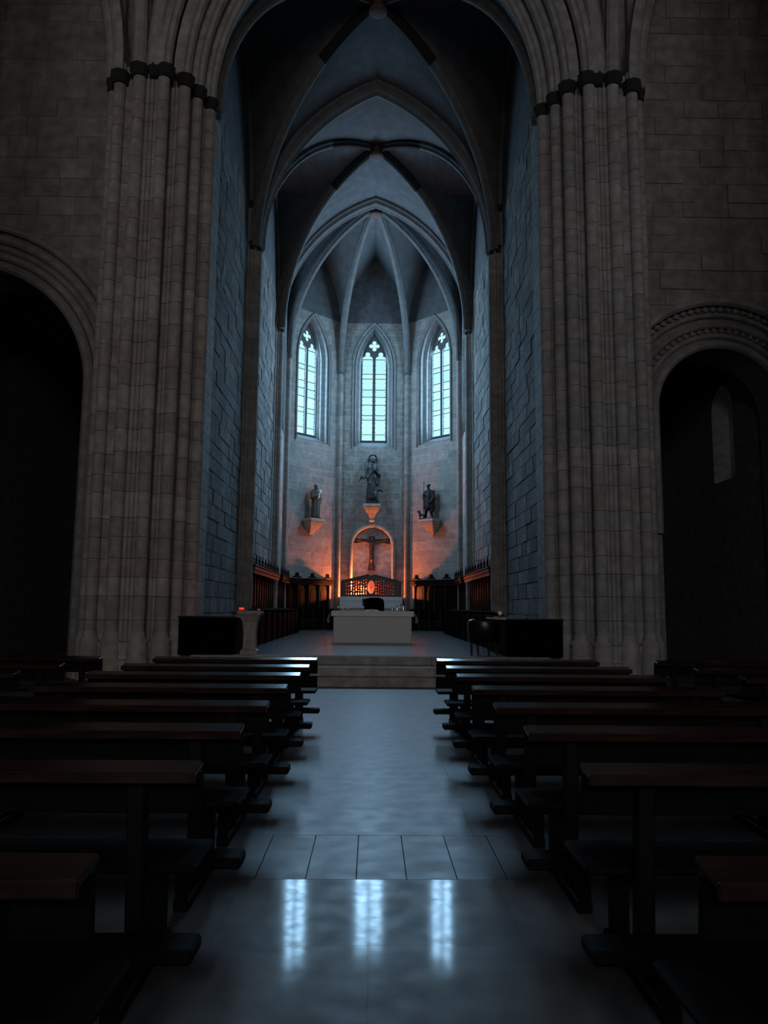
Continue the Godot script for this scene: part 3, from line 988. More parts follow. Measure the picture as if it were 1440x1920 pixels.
# ------------------------------------------------------------------ figures
func sdf_mesh(caps: Array, k: float, cell: float) -> ArrayMesh:
	var lo := Vector3.INF; var hi := -Vector3.INF
	for c in caps:
		var r := maxf(c[2], c[3]) + k
		for p in [c[0], c[1]]:
			lo = lo.min(p - Vector3.ONE * r); hi = hi.max(p + Vector3.ONE * r)
	lo -= Vector3.ONE * cell * 2; hi += Vector3.ONE * cell * 2
	var nx := int((hi.x - lo.x) / cell) + 2; var ny := int((hi.y - lo.y) / cell) + 2; var nz := int((hi.z - lo.z) / cell) + 2
	var F := PackedFloat32Array()
	F.resize(nx * ny * nz)
	F.fill(1.0)
	for c in caps:
		var a: Vector3 = c[0]; var b: Vector3 = c[1]; var ra: float = c[2]; var rb: float = c[3]
		var m := maxf(ra, rb) + k + cell * 2
		var l := ((a.min(b) - Vector3.ONE * m - lo) / cell).floor(); var h := ((a.max(b) + Vector3.ONE * m - lo) / cell).ceil()
		var ab := b - a
		var ll := maxf(ab.length_squared(), 1e-9)
		for z in range(maxi(int(l.z), 0), mini(int(h.z), nz - 1) + 1):
			for y in range(maxi(int(l.y), 0), mini(int(h.y), ny - 1) + 1):
				var at := (z * ny + y) * nx
				for x in range(maxi(int(l.x), 0), mini(int(h.x), nx - 1) + 1):
					var p := lo + Vector3(x, y, z) * cell - a
					var t := clampf(p.dot(ab) / ll, 0, 1)
					var d := (p - ab * t).length() - lerpf(ra, rb, t)
					var o := F[at + x]
					var q := maxf(k - absf(o - d), 0.0) / k
					F[at + x] = minf(o, d) - q * q * k * 0.25
	var ids := PackedInt32Array()
	ids.resize(nx * ny * nz)
	ids.fill(-1)
	var vs: Array[Vector3] = []
	var off := [Vector3i(0, 0, 0), Vector3i(1, 0, 0), Vector3i(0, 1, 0), Vector3i(1, 1, 0), Vector3i(0, 0, 1), Vector3i(1, 0, 1), Vector3i(0, 1, 1), Vector3i(1, 1, 1)]
	var edges := [[0, 1], [2, 3], [4, 5], [6, 7], [0, 2], [1, 3], [4, 6], [5, 7], [0, 4], [1, 5], [2, 6], [3, 7]]
	for z in nz - 1:
		for y in ny - 1:
			for x in nx - 1:
				var i0 := (z * ny + y) * nx + x
				var v := [F[i0], F[i0 + 1], F[i0 + nx], F[i0 + nx + 1], F[i0 + nx * ny], F[i0 + nx * ny + 1], F[i0 + nx * ny + nx], F[i0 + nx * ny + nx + 1]]
				var neg := 0
				for q in v: if q < 0: neg += 1
				if neg == 0 or neg == 8: continue
				var sum := Vector3(); var cnt := 0
				for e in edges:
					var fa: float = v[e[0]]; var fb: float = v[e[1]]
					if (fa < 0) == (fb < 0): continue
					sum += Vector3(off[e[0]]).lerp(Vector3(off[e[1]]), fa / (fa - fb)); cnt += 1
				ids[i0] = vs.size()
				vs.append(lo + (Vector3(x, y, z) + sum / cnt) * cell)
	var s := ns(true)
	for p in vs: s.add_vertex(p)
	var st := [1, nx, nx * ny]
	for z in range(1, nz - 1):
		for y in range(1, ny - 1):
			for x in range(1, nx - 1):
				var i0 := (z * ny + y) * nx + x
				for ax in 3:
					var f0 := F[i0]; var f1 := F[i0 + st[ax]]
					if (f0 < 0) == (f1 < 0): continue
					var u: int = st[(ax + 1) % 3]; var w: int = st[(ax + 2) % 3]
					var A := ids[i0 - u - w]; var B := ids[i0 - w]; var C := ids[i0]; var D := ids[i0 - u]
					if A < 0 or B < 0 or C < 0 or D < 0: continue
					var r := [A, C, B, A, D, C] if f0 < 0 else [A, B, C, A, C, D]
					for q in r: s.add_index(q)
	s.generate_normals()
	return s.commit()

func c4(a: Vector3, b: Vector3, ra: float, rb: float) -> Array:
	return [a, b, ra, rb]

func build_statues() -> void:
	# corbels
	var cf := face_frame(0.0); var lf := face_frame(-PI / 4); var rf := face_frame(PI / 4)
	var defs := [[cf, Vector3(-0.04, 6.63, 0.05), 0.43, 0.5, 0.88, "pale tapering corbel under the dark central statue"], [lf, Vector3(-0.1, 5.73, 0.05), 0.45, 0.5, 0.74, "pale pointed corbel under the brown friar statue"], [rf, Vector3(0.0, 5.78, 0.05), 0.45, 0.5, 0.74, "pale pointed corbel under the black staff-bearing statue"]]
	var i := 0
	for q in defs:
		var f: Transform3D = q[0]
		var at: Vector3 = f * q[1]
		var o := base("statue_corbel", at)
		o.basis = f.basis
		tag(o, q[5], "corbel", "corbels carrying statues")
		var w: float = q[2]; var d: float = q[3] + 0.12
		boxpart(o, "slab", Vector3(0, -0.06, d / 2), Vector3(2 * w, 0.12, d), M.corbel, 0.02)
		boxpart(o, "necking", Vector3(0, -0.16, d / 2 - 0.02), Vector3(2 * w - 0.08, 0.09, d - 0.06), M.corbel, 0.02)
		var s := ns()
		var prof := [[w - 0.06, d - 0.1, -0.2], [w * 0.76, d * 0.76, -0.3], [w * 0.5, d * 0.55, -0.44], [w * 0.34, d * 0.4, -0.62], [w * 0.27, d * 0.3, -q[4] + 0.14], [w * 0.34, d * 0.34, -q[4] + 0.08], [w * 0.12, d * 0.1, -q[4]]] if i == 0 else [[w - 0.06, d - 0.1, -0.2], [w * 0.7, d * 0.72, -0.36], [w * 0.4, d * 0.42, -0.56], [0.06, 0.06, -q[4]]]
		for k in prof.size() - 1:
			var a: Array = prof[k]; var b: Array = prof[k + 1]
			quad(s, Vector3(-b[0], b[2], b[1]), Vector3(b[0], b[2], b[1]), Vector3(a[0], a[2], a[1]), Vector3(-a[0], a[2], a[1]))
			quad(s, Vector3(b[0], b[2], b[1]), Vector3(b[0], b[2], 0), Vector3(a[0], a[2], 0), Vector3(a[0], a[2], a[1]))
			quad(s, Vector3(-b[0], b[2], 0), Vector3(-b[0], b[2], b[1]), Vector3(-a[0], a[2], a[1]), Vector3(-a[0], a[2], 0))
		put(o, "bracket", s, M.corbel)
		i += 1
	# central statue: a veiled standing figure, 2.5 m tall, in dark wood
	var o := base("statue", cf * Vector3(-0.04, 6.63, 0.36))
	tag(o, "dark standing robed statue with ringed halo on the central corbel", "statue", "statues on the apse wall")
	var caps := [
		c4(Vector3(0, 0.33, 0), Vector3(0, 0.5, 0), 0.30, 0.27), c4(Vector3(0, 0.5, 0), Vector3(0.02, 1.3, 0), 0.27, 0.23),
		c4(Vector3(0.02, 1.3, 0), Vector3(0.0, 1.85, 0), 0.23, 0.19), c4(Vector3(-0.19, 1.84, 0), Vector3(0.19, 1.82, 0), 0.11, 0.11),
		c4(Vector3(0.02, 1.9, 0.02), Vector3(0.03, 2.06, 0.03), 0.075, 0.065), c4(Vector3(0.03, 2.16, 0.05), Vector3(0.03, 2.24, 0.04), 0.095, 0.115),
		c4(Vector3(-0.04, 2.3, -0.03), Vector3(-0.12, 1.85, -0.06), 0.1, 0.1), c4(Vector3(0.1, 2.3, -0.03), Vector3(0.16, 1.85, -0.06), 0.1, 0.1),
		c4(Vector3(0.26, 1.8, 0.0), Vector3(0.34, 1.45, 0.05), 0.1, 0.09), c4(Vector3(0.34, 1.45, 0.05), Vector3(0.13, 1.66, 0.26), 0.08, 0.055), c4(Vector3(0.13, 1.66, 0.26), Vector3(0.07, 1.76, 0.27), 0.045, 0.03),
		c4(Vector3(-0.26, 1.8, 0.0), Vector3(-0.3, 1.42, 0.04), 0.1, 0.085), c4(Vector3(-0.3, 1.42, 0.04), Vector3(-0.42, 1.28, 0.2), 0.08, 0.05), c4(Vector3(-0.42, 1.28, 0.2), Vector3(-0.56, 1.34, 0.2), 0.045, 0.03), c4(Vector3(-0.5, 1.36, 0.16), Vector3(-0.64, 1.12, 0.12), 0.05, 0.025),
		c4(Vector3(0.3, 1.45, 0), Vector3(0.32, 0.75, 0.05), 0.1, 0.08), c4(Vector3(0.3, 0.8, 0.05), Vector3(0.52, 0.62, 0.1), 0.08, 0.035), c4(Vector3(0.25, 0.7, 0.1), Vector3(0.2, 0.35, 0.16), 0.09, 0.07),
		c4(Vector3(-0.2, 1.35, 0.1), Vector3(0.1, 0.35, 0.24), 0.06, 0.05), c4(Vector3(-0.12, 1.0, 0.2), Vector3(-0.2, 0.2, 0.2), 0.05, 0.06), c4(Vector3(0.02, 1.2, 0.22), Vector3(0.04, 0.7, 0.25), 0.035, 0.04),
		c4(Vector3(0.1, 0.5, 0.25), Vector3(0.24, 0.18, 0.22), 0.05, 0.06), c4(Vector3(-0.1, 1.5, 0.17), Vector3(-0.24, 1.2, 0.12), 0.05, 0.05), c4(Vector3(0.1, 1.35, 0.2), Vector3(0.22, 1.0, 0.16), 0.045, 0.05),
		c4(Vector3(0.03, 2.19, 0.14), Vector3(0.03, 2.13, 0.155), 0.018, 0.022)]
	ms(o, "figure", sdf_mesh(caps, 0.07, 0.028), M.bronze)
	var s := ns(true)
	var ring := []
	for k in 25: ring.append(Vector3(0.02 + cos(TAU * k / 24) * 0.21, 2.27 + sin(TAU * k / 24) * 0.23, -0.04))
	tube(s, ring, 0.045, 6)
	for k in 16:
		var a := TAU * (k + 0.5) / 16
		tube(s, [Vector3(0.02 + cos(a) * 0.22, 2.27 + sin(a) * 0.24, -0.04), Vector3(0.02 + cos(a) * 0.285, 2.27 + sin(a) * 0.3, -0.04)], [0.03, 0.012], 5)
	put(o, "halo", s, M.bronze)
	boxpart(o, "base", Vector3(0.02, 0.1, 0.02), Vector3(0.62, 0.2, 0.42), M.bronze, 0.03)
	# left statue: friar with a white cross
	var l := base("statue", lf * Vector3(-0.02, 5.73, 0.34), PI / 4 - 0.25)
	tag(l, "brown robed friar statue holding a white cross on the left corbel", "statue", "statues on the apse wall")
	caps = [
		c4(Vector3(-0.02, 0.22, 0), Vector3(-0.02, 0.5, 0), 0.2, 0.18), c4(Vector3(-0.02, 0.5, 0), Vector3(0, 1.1, 0), 0.18, 0.17), c4(Vector3(0, 1.1, 0), Vector3(0, 1.3, 0), 0.17, 0.14),
		c4(Vector3(-0.15, 1.3, 0), Vector3(0.15, 1.3, 0), 0.09, 0.09), c4(Vector3(0.01, 1.36, 0.01), Vector3(0.02, 1.46, 0.03), 0.055, 0.05), c4(Vector3(0.02, 1.52, 0.045), Vector3(0.02, 1.58, 0.035), 0.075, 0.085),
		c4(Vector3(-0.18, 1.28, 0), Vector3(-0.21, 1.02, 0.05), 0.085, 0.085), c4(Vector3(-0.21, 1.02, 0.05), Vector3(0.0, 1.1, 0.21), 0.085, 0.07), c4(Vector3(0.0, 1.1, 0.21), Vector3(0.06, 1.14, 0.24), 0.035, 0.03),
		c4(Vector3(0.18, 1.28, 0), Vector3(0.22, 1.02, 0.04), 0.085, 0.09), c4(Vector3(0.22, 1.02, 0.04), Vector3(0.08, 1.0, 0.2), 0.09, 0.06), c4(Vector3(0.22, 1.0, 0.04), Vector3(0.2, 0.7, 0.06), 0.08, 0.05),
		c4(Vector3(0, 1.4, -0.06), Vector3(-0.1, 1.36, -0.02), 0.09, 0.08), c4(Vector3(0, 1.4, -0.06), Vector3(0.1, 1.36, -0.02), 0.09, 0.08), c4(Vector3(0.0, 1.6, 0.0), Vector3(0, 1.62, -0.02), 0.09, 0.085),
		c4(Vector3(-0.1, 0.9, 0.14), Vector3(-0.14, 0.1, 0.16), 0.04, 0.05), c4(Vector3(0.03, 0.9, 0.16), Vector3(0.02, 0.1, 0.19), 0.035, 0.045), c4(Vector3(0.12, 0.9, 0.13), Vector3(0.13, 0.1, 0.15), 0.04, 0.05),
		c4(Vector3(0.02, 1.54, 0.115), Vector3(0.02, 1.5, 0.13), 0.014, 0.018), c4(Vector3(0.02, 1.47, 0.1), Vector3(0.02, 1.42, 0.09), 0.035, 0.02)]
	ms(l, "figure", sdf_mesh(caps, 0.05, 0.024), M.habit)
	var wc := ns()
	cbox(wc, Vector3(0.1, 1.26, 0.28), Vector3(0.04, 0.34, 0.03), 0.004, Basis(Vector3(0, 0, 1), -0.35))
	cbox(wc, Vector3(0.12, 1.33, 0.28), Vector3(0.2, 0.04, 0.03), 0.004, Basis(Vector3(0, 0, 1), -0.35))
	put(l, "white_cross", wc, M.ivory)
	var cu := ns(true)
	tube(cu, [Vector3(0.05, 0.98, 0.2), Vector3(0.07, 1.09, 0.25)], [0.04, 0.03], 8)
	put(l, "white_cuff", cu, M.ivory)
	boxpart(l, "base", Vector3(0, 0.03, 0.02), Vector3(0.46, 0.06, 0.42), M.habit, 0.01)
	# right statue: pilgrim in black with staff and dog
	var r := base("statue", rf * Vector3(-0.06, 5.785, 0.34), -PI / 4 + 0.25)
	tag(r, "black cloaked pilgrim statue with staff and small dog on the right corbel", "statue", "statues on the apse wall")
	caps = [
		c4(Vector3(0, 0.62, 0), Vector3(0.01, 1.1, 0), 0.2, 0.19), c4(Vector3(0, 1.1, 0), Vector3(0.02, 1.34, 0), 0.19, 0.14), c4(Vector3(-0.15, 1.33, 0), Vector3(0.2, 1.31, 0), 0.09, 0.1),
		c4(Vector3(0.02, 1.4, 0), Vector3(0.0, 1.5, 0.02), 0.055, 0.05), c4(Vector3(-0.01, 1.56, 0.03), Vector3(-0.01, 1.62, 0.02), 0.07, 0.085), c4(Vector3(-0.08, 1.66, 0.04), Vector3(0.07, 1.67, 0.0), 0.03, 0.04),
		c4(Vector3(-0.17, 1.3, 0), Vector3(-0.24, 1.05, 0.05), 0.085, 0.08), c4(Vector3(-0.24, 1.05, 0.05), Vector3(-0.17, 1.18, 0.2), 0.07, 0.05), c4(Vector3(-0.17, 1.18, 0.2), Vector3(-0.17, 1.24, 0.21), 0.04, 0.035),
		c4(Vector3(0.22, 1.3, 0), Vector3(0.27, 1.0, 0.03), 0.09, 0.09), c4(Vector3(0.27, 1.0, 0.03), Vector3(0.16, 0.8, 0.16), 0.075, 0.05), c4(Vector3(0.27, 1.0, 0), Vector3(0.22, 0.45, -0.03), 0.09, 0.07), c4(Vector3(-0.22, 1.0, 0), Vector3(-0.19, 0.5, -0.03), 0.09, 0.07),
		c4(Vector3(-0.09, 0.65, 0.02), Vector3(-0.12, 0.36, 0.05), 0.12, 0.08), c4(Vector3(-0.12, 0.36, 0.05), Vector3(-0.14, 0.08, 0.03), 0.075, 0.05), c4(Vector3(-0.14, 0.06, 0.03), Vector3(-0.16, 0.05, 0.14), 0.05, 0.04),
		c4(Vector3(0.1, 0.65, 0.02), Vector3(0.15, 0.36, 0.04), 0.12, 0.085), c4(Vector3(0.15, 0.36, 0.04), Vector3(0.2, 0.08, 0.02), 0.08, 0.055), c4(Vector3(0.2, 0.06, 0.02), Vector3(0.23, 0.05, 0.13), 0.055, 0.04),
		c4(Vector3(-0.1, 0.95, 0.15), Vector3(-0.13, 0.55, 0.14), 0.04, 0.05), c4(Vector3(0.05, 0.95, 0.17), Vector3(0.07, 0.55, 0.15), 0.04, 0.05)]
	ms(r, "figure", sdf_mesh(caps, 0.05, 0.024), M.blackrobe)
	var sf := ns(true)
	tube(sf, [Vector3(-0.19, 0.06, 0.2), Vector3(-0.16, 1.8, 0.2)], 0.02, 6)
	put(r, "staff", sf, M.blackrobe)
	var dog := [c4(Vector3(-0.42, 0.24, 0.1), Vector3(-0.22, 0.2, 0.1), 0.07, 0.065), c4(Vector3(-0.43, 0.28, 0.1), Vector3(-0.47, 0.38, 0.11), 0.05, 0.05), c4(Vector3(-0.47, 0.4, 0.11), Vector3(-0.56, 0.37, 0.13), 0.05, 0.025), c4(Vector3(-0.44, 0.42, 0.08), Vector3(-0.43, 0.34, 0.06), 0.02, 0.025),
		c4(Vector3(-0.43, 0.2, 0.07), Vector3(-0.44, 0.03, 0.07), 0.032, 0.024), c4(Vector3(-0.41, 0.2, 0.14), Vector3(-0.41, 0.03, 0.14), 0.032, 0.024), c4(Vector3(-0.22, 0.18, 0.07), Vector3(-0.19, 0.1, 0.07), 0.045, 0.03), c4(Vector3(-0.19, 0.1, 0.07), Vector3(-0.21, 0.03, 0.07), 0.028, 0.024), c4(Vector3(-0.22, 0.18, 0.14), Vector3(-0.19, 0.1, 0.14), 0.045, 0.03), c4(Vector3(-0.19, 0.1, 0.14), Vector3(-0.21, 0.03, 0.14), 0.028, 0.024), c4(Vector3(-0.17, 0.22, 0.1), Vector3(-0.1, 0.3, 0.1), 0.02, 0.014)]
	ms(r, "dog", sdf_mesh(dog, 0.03, 0.018), M.blackrobe)
	boxpart(r, "base", Vector3(-0.04, 0.026, 0.06), Vector3(0.72, 0.05, 0.42), M.blackrobe, 0.01)
	# crucifix hanging in the niche
	var x := base("crucifix", cf * Vector3(-0.03, 3.38, -0.115))
	tag(x, "dark wooden crucifix with carved figure hanging in the arched niche", "crucifix")
	boxpart(x, "upright", Vector3(0, 0.85, 0), Vector3(0.24, 1.7, 0.09), M.cross, 0.02)
	boxpart(x, "crossbar", Vector3(0, 1.47, 0), Vector3(1.74, 0.22, 0.085), M.cross, 0.02)
	for q in [[-0.8, 1.47, 0.2, 0.3], [0.8, 1.47, 0.2, 0.3], [0, 1.64, 0.3, 0.16], [0, 0.12, 0.34, 0.26]]:
		boxpart(x, "terminal", Vector3(q[0], q[1], 0.01), Vector3(q[2], q[3], 0.11), M.cross, 0.03)
	caps = [c4(Vector3(0, 0.95, 0.12), Vector3(0, 1.25, 0.13), 0.085, 0.11), c4(Vector3(-0.1, 1.36, 0.12), Vector3(0.1, 1.36, 0.12), 0.06, 0.06), c4(Vector3(-0.13, 1.37, 0.12), Vector3(-0.4, 1.43, 0.11), 0.05, 0.04), c4(Vector3(-0.4, 1.43, 0.11), Vector3(-0.68, 1.49, 0.1), 0.038, 0.026), c4(Vector3(-0.68, 1.49, 0.1), Vector3(-0.75, 1.5, 0.1), 0.03, 0.02),
		c4(Vector3(0.13, 1.37, 0.12), Vector3(0.4, 1.43, 0.11), 0.05, 0.04), c4(Vector3(0.4, 1.43, 0.11), Vector3(0.68, 1.49, 0.1), 0.038, 0.026), c4(Vector3(0.68, 1.49, 0.1), Vector3(0.75, 1.5, 0.1), 0.03, 0.02),
		c4(Vector3(0, 1.42, 0.15), Vector3(0.01, 1.48, 0.17), 0.04, 0.04), c4(Vector3(0.02, 1.53, 0.18), Vector3(0.02, 1.58, 0.17), 0.06, 0.068), c4(Vector3(0.02, 1.555, 0.245), Vector3(0.02, 1.525, 0.25), 0.012, 0.015),
		c4(Vector3(0, 0.92, 0.12), Vector3(0.01, 0.75, 0.12), 0.1, 0.1), c4(Vector3(-0.05, 0.82, 0.13), Vector3(-0.03, 0.55, 0.16), 0.065, 0.05), c4(Vector3(-0.03, 0.55, 0.16), Vector3(-0.02, 0.3, 0.11), 0.048, 0.03), c4(Vector3(0.05, 0.82, 0.13), Vector3(0.03, 0.55, 0.16), 0.065, 0.05), c4(Vector3(0.03, 0.55, 0.16), Vector3(0.01, 0.3, 0.12), 0.048, 0.03), c4(Vector3(0, 0.29, 0.12), Vector3(0, 0.22, 0.17), 0.04, 0.03)]
	ms(x, "figure", sdf_mesh(caps, 0.035, 0.02), M.corpus)

# ------------------------------------------------------------------ high altar behind the free-standing altar
func build_high_altar() -> void:
	var f := face_frame(0.0)
	var o := base("high_altar", f * Vector3(-0.04, PLAT, 0))
	tag(o, "stepped pale stone altar against the apse wall under the niche", "altar")
	boxpart(o, "block", Vector3(0, 0.5, 0.75), Vector3(3.0, 1.0, 0.9), M.marble, 0.02)
	boxpart(o, "table_slab", Vector3(0, 1.06, 0.72), Vector3(3.2, 0.12, 1.1), M.marble, 0.02)
	for sx in [-1.0, 1.0]: boxpart(o, "gradine", Vector3(sx * 0.95, 1.3, 0.72), Vector3(1.1, 0.34, 0.7), M.marble, 0.02)
	boxpart(o, "shelf", Vector3(0, 1.52, 0.5), Vector3(3.0, 0.1, 0.95), M.marble, 0.015)
	# pierced wooden screen with a gable, the lamp stands behind it
	var sc := base("pierced_screen", f * Vector3(-0.04, 2.08, 0.82))
	tag(sc, "low gabled wooden screen pierced with holes, glowing orange from behind", "screen")
	var out := V2([[-1.42, 0], [1.42, 0], [1.42, 0.72], [0.12, 1.04], [-0.12, 1.04], [-1.42, 0.72]])
	var r2 := RandomNumberGenerator.new()
	r2.seed = 77
	var k := 0
	var s := ns()
	var w := 2.84 / 24
	for i in 24:
		var x0 := -1.42 + i * w
		var strip := PackedVector2Array([Vector2(x0, -1), Vector2(x0 + w, -1), Vector2(x0 + w, 2), Vector2(x0, 2)])
		var parts: Array = Geometry2D.intersect_polygons(out, strip)
		# openings centred on the strip borders, so that each cut leaves plain outlines
		for j in 2:
			var bx := x0 + j * w
			if absf(bx) > 1.3: continue
			r2.seed = int(roundf(bx * 1000)) + 5000
			var y := 0.08 + r2.randf() * 0.05
			var top := 1.0 - 0.25 * absf(bx) / 1.3 - 0.16
			while y < top:
				var hh := r2.randf_range(0.03, 0.13)
				var hole := PackedVector2Array()
				var hw := r2.randf_range(0.014, 0.034)
				if absf(bx) < 0.16: break
				for q in 10:
					var a := TAU * q / 10
					hole.append(Vector2(bx + cos(a) * hw, y + hh / 2 + sin(a) * hh / 2))
				var nx: Array = []
				for p in parts: nx.append_array(Geometry2D.clip_polygons(p, hole))
				parts = nx
				y += hh + r2.randf_range(0.035, 0.09)
		if i == 11 or i == 12 or i == 10 or i == 13:
			var ov := PackedVector2Array()
			for q in 24: ov.append(Vector2(cos(TAU * q / 24) * 0.17, 0.46 + sin(TAU * q / 24) * 0.31))
			var nx: Array = []
			for p in parts: nx.append_array(Geometry2D.clip_polygons(p, ov))
			parts = nx
		for p in parts:
			if poly_area(p) > 1e-5: extrude(s, p, Transform3D(), -0.025, 0.025)
		k += 1
	put(sc, "pierced_board", s, M.screen)
	s = ns()
	for q in [[Vector3(0, 0.03, 0), Vector3(2.9, 0.06, 0.09), 0.0], [Vector3(-0.77, 0.9, 0), Vector3(1.36, 0.07, 0.1), atan2(0.32, 1.3)], [Vector3(0.77, 0.9, 0), Vector3(1.36, 0.07, 0.1), -atan2(0.32, 1.3)], [Vector3(-1.42, 0.37, 0), Vector3(0.07, 0.74, 0.09), 0.0], [Vector3(1.42, 0.37, 0), Vector3(0.07, 0.74, 0.09), 0.0]]:
		cbox(s, q[0], q[1], 0.012, Basis(Vector3(0, 0, 1), q[2]))
	put(sc, "frame", s, M.screen)
	boxpart(sc, "added_backboard", Vector3(0, 0.42, -0.775), Vector3(2.7, 0.82, 0.02), M.backboard, 0.0)  # added board, keeps the lamplit wall behind the holes dark
	# tabernacle medallion with open lattice in the oval
	s = ns(true)
	var ring := []
	for q in 33: ring.append(Vector3(cos(TAU * q / 32) * 0.18, 0.46 + sin(TAU * q / 32) * 0.32, 0.03))
	tube(s, ring, 0.02, 6)
	for q in [[-0.1, 0.2, 0.12, 0.7], [0.1, 0.2, -0.12, 0.7], [-0.16, 0.5, 0.16, 0.4], [-0.15, 0.36, 0.15, 0.56], [0.0, 0.15, 0.0, 0.77]]:
		tube(s, [Vector3(q[0], q[1], 0.03), Vector3(q[2], q[3], 0.03)], 0.012, 5)
	put(sc, "oval_medallion", s, M.corbel)
	# votive lamp behind the screen
	var lp := base("votive_lamp", f * Vector3(-0.5, 2.08, 0.145))
	tag(lp, "small glowing votive lamp standing behind the pierced screen", "lamp")
	s = ns(true)
	lathe(s, [[0, 0], [0.08, 0], [0.08, 0.02], [0.03, 0.04], [0.03, 0.08], [0.075, 0.12]], 14)
	put(lp, "foot", s, M.silver)
	s = ns(true)
	lathe(s, [[0, 0.12], [0.07, 0.12], [0.085, 0.2], [0.075, 0.29], [0.065, 0.31], [0, 0.31]], 14)
	put(lp, "glowing_glass", s, M.flame)
	var l := OmniLight3D.new()
	l.name = "lamp_light"
	l.light_color = Color(1.0, 0.50, 0.29)
	l.light_energy = LAMP_E
	l.light_size = 0.07
	l.omni_range = 60.0
	l.omni_attenuation = 2.0
	l.shadow_enabled = true
	lp.add_child(l)
	l.position = Vector3(0, 0.22, 0)
	# dark high-backed seat in front
	var c := base("presider_chair", f * Vector3(0.12, PLAT, 2.3))
	tag(c, "dark high-backed seat standing behind the altar", "chair")
	boxpart(c, "seat", Vector3(0, 0.42, 0.1), Vector3(0.86, 0.12, 0.6), M.desk, 0.02)
	s = ns()
	extrude(s, V2([[-0.46, 0.3], [0.46, 0.3], [0.46, 1.3], [0.4, 1.46], [0.2, 1.52], [-0.2, 1.52], [-0.4, 1.46], [-0.46, 1.3]]), Transform3D(), -0.26, -0.18)
	put(c, "backrest", s, M.desk)
	for sx in [-1.0, 1.0]:
		boxpart(c, "armrest", Vector3(sx * 0.42, 0.68, 0.1), Vector3(0.08, 0.06, 0.6), M.desk, 0.012)
		for dz in [-0.2, 0.36]: boxpart(c, "leg", Vector3(sx * 0.4, 0.33, dz), Vector3(0.08, 0.66, 0.08), M.desk, 0.01)

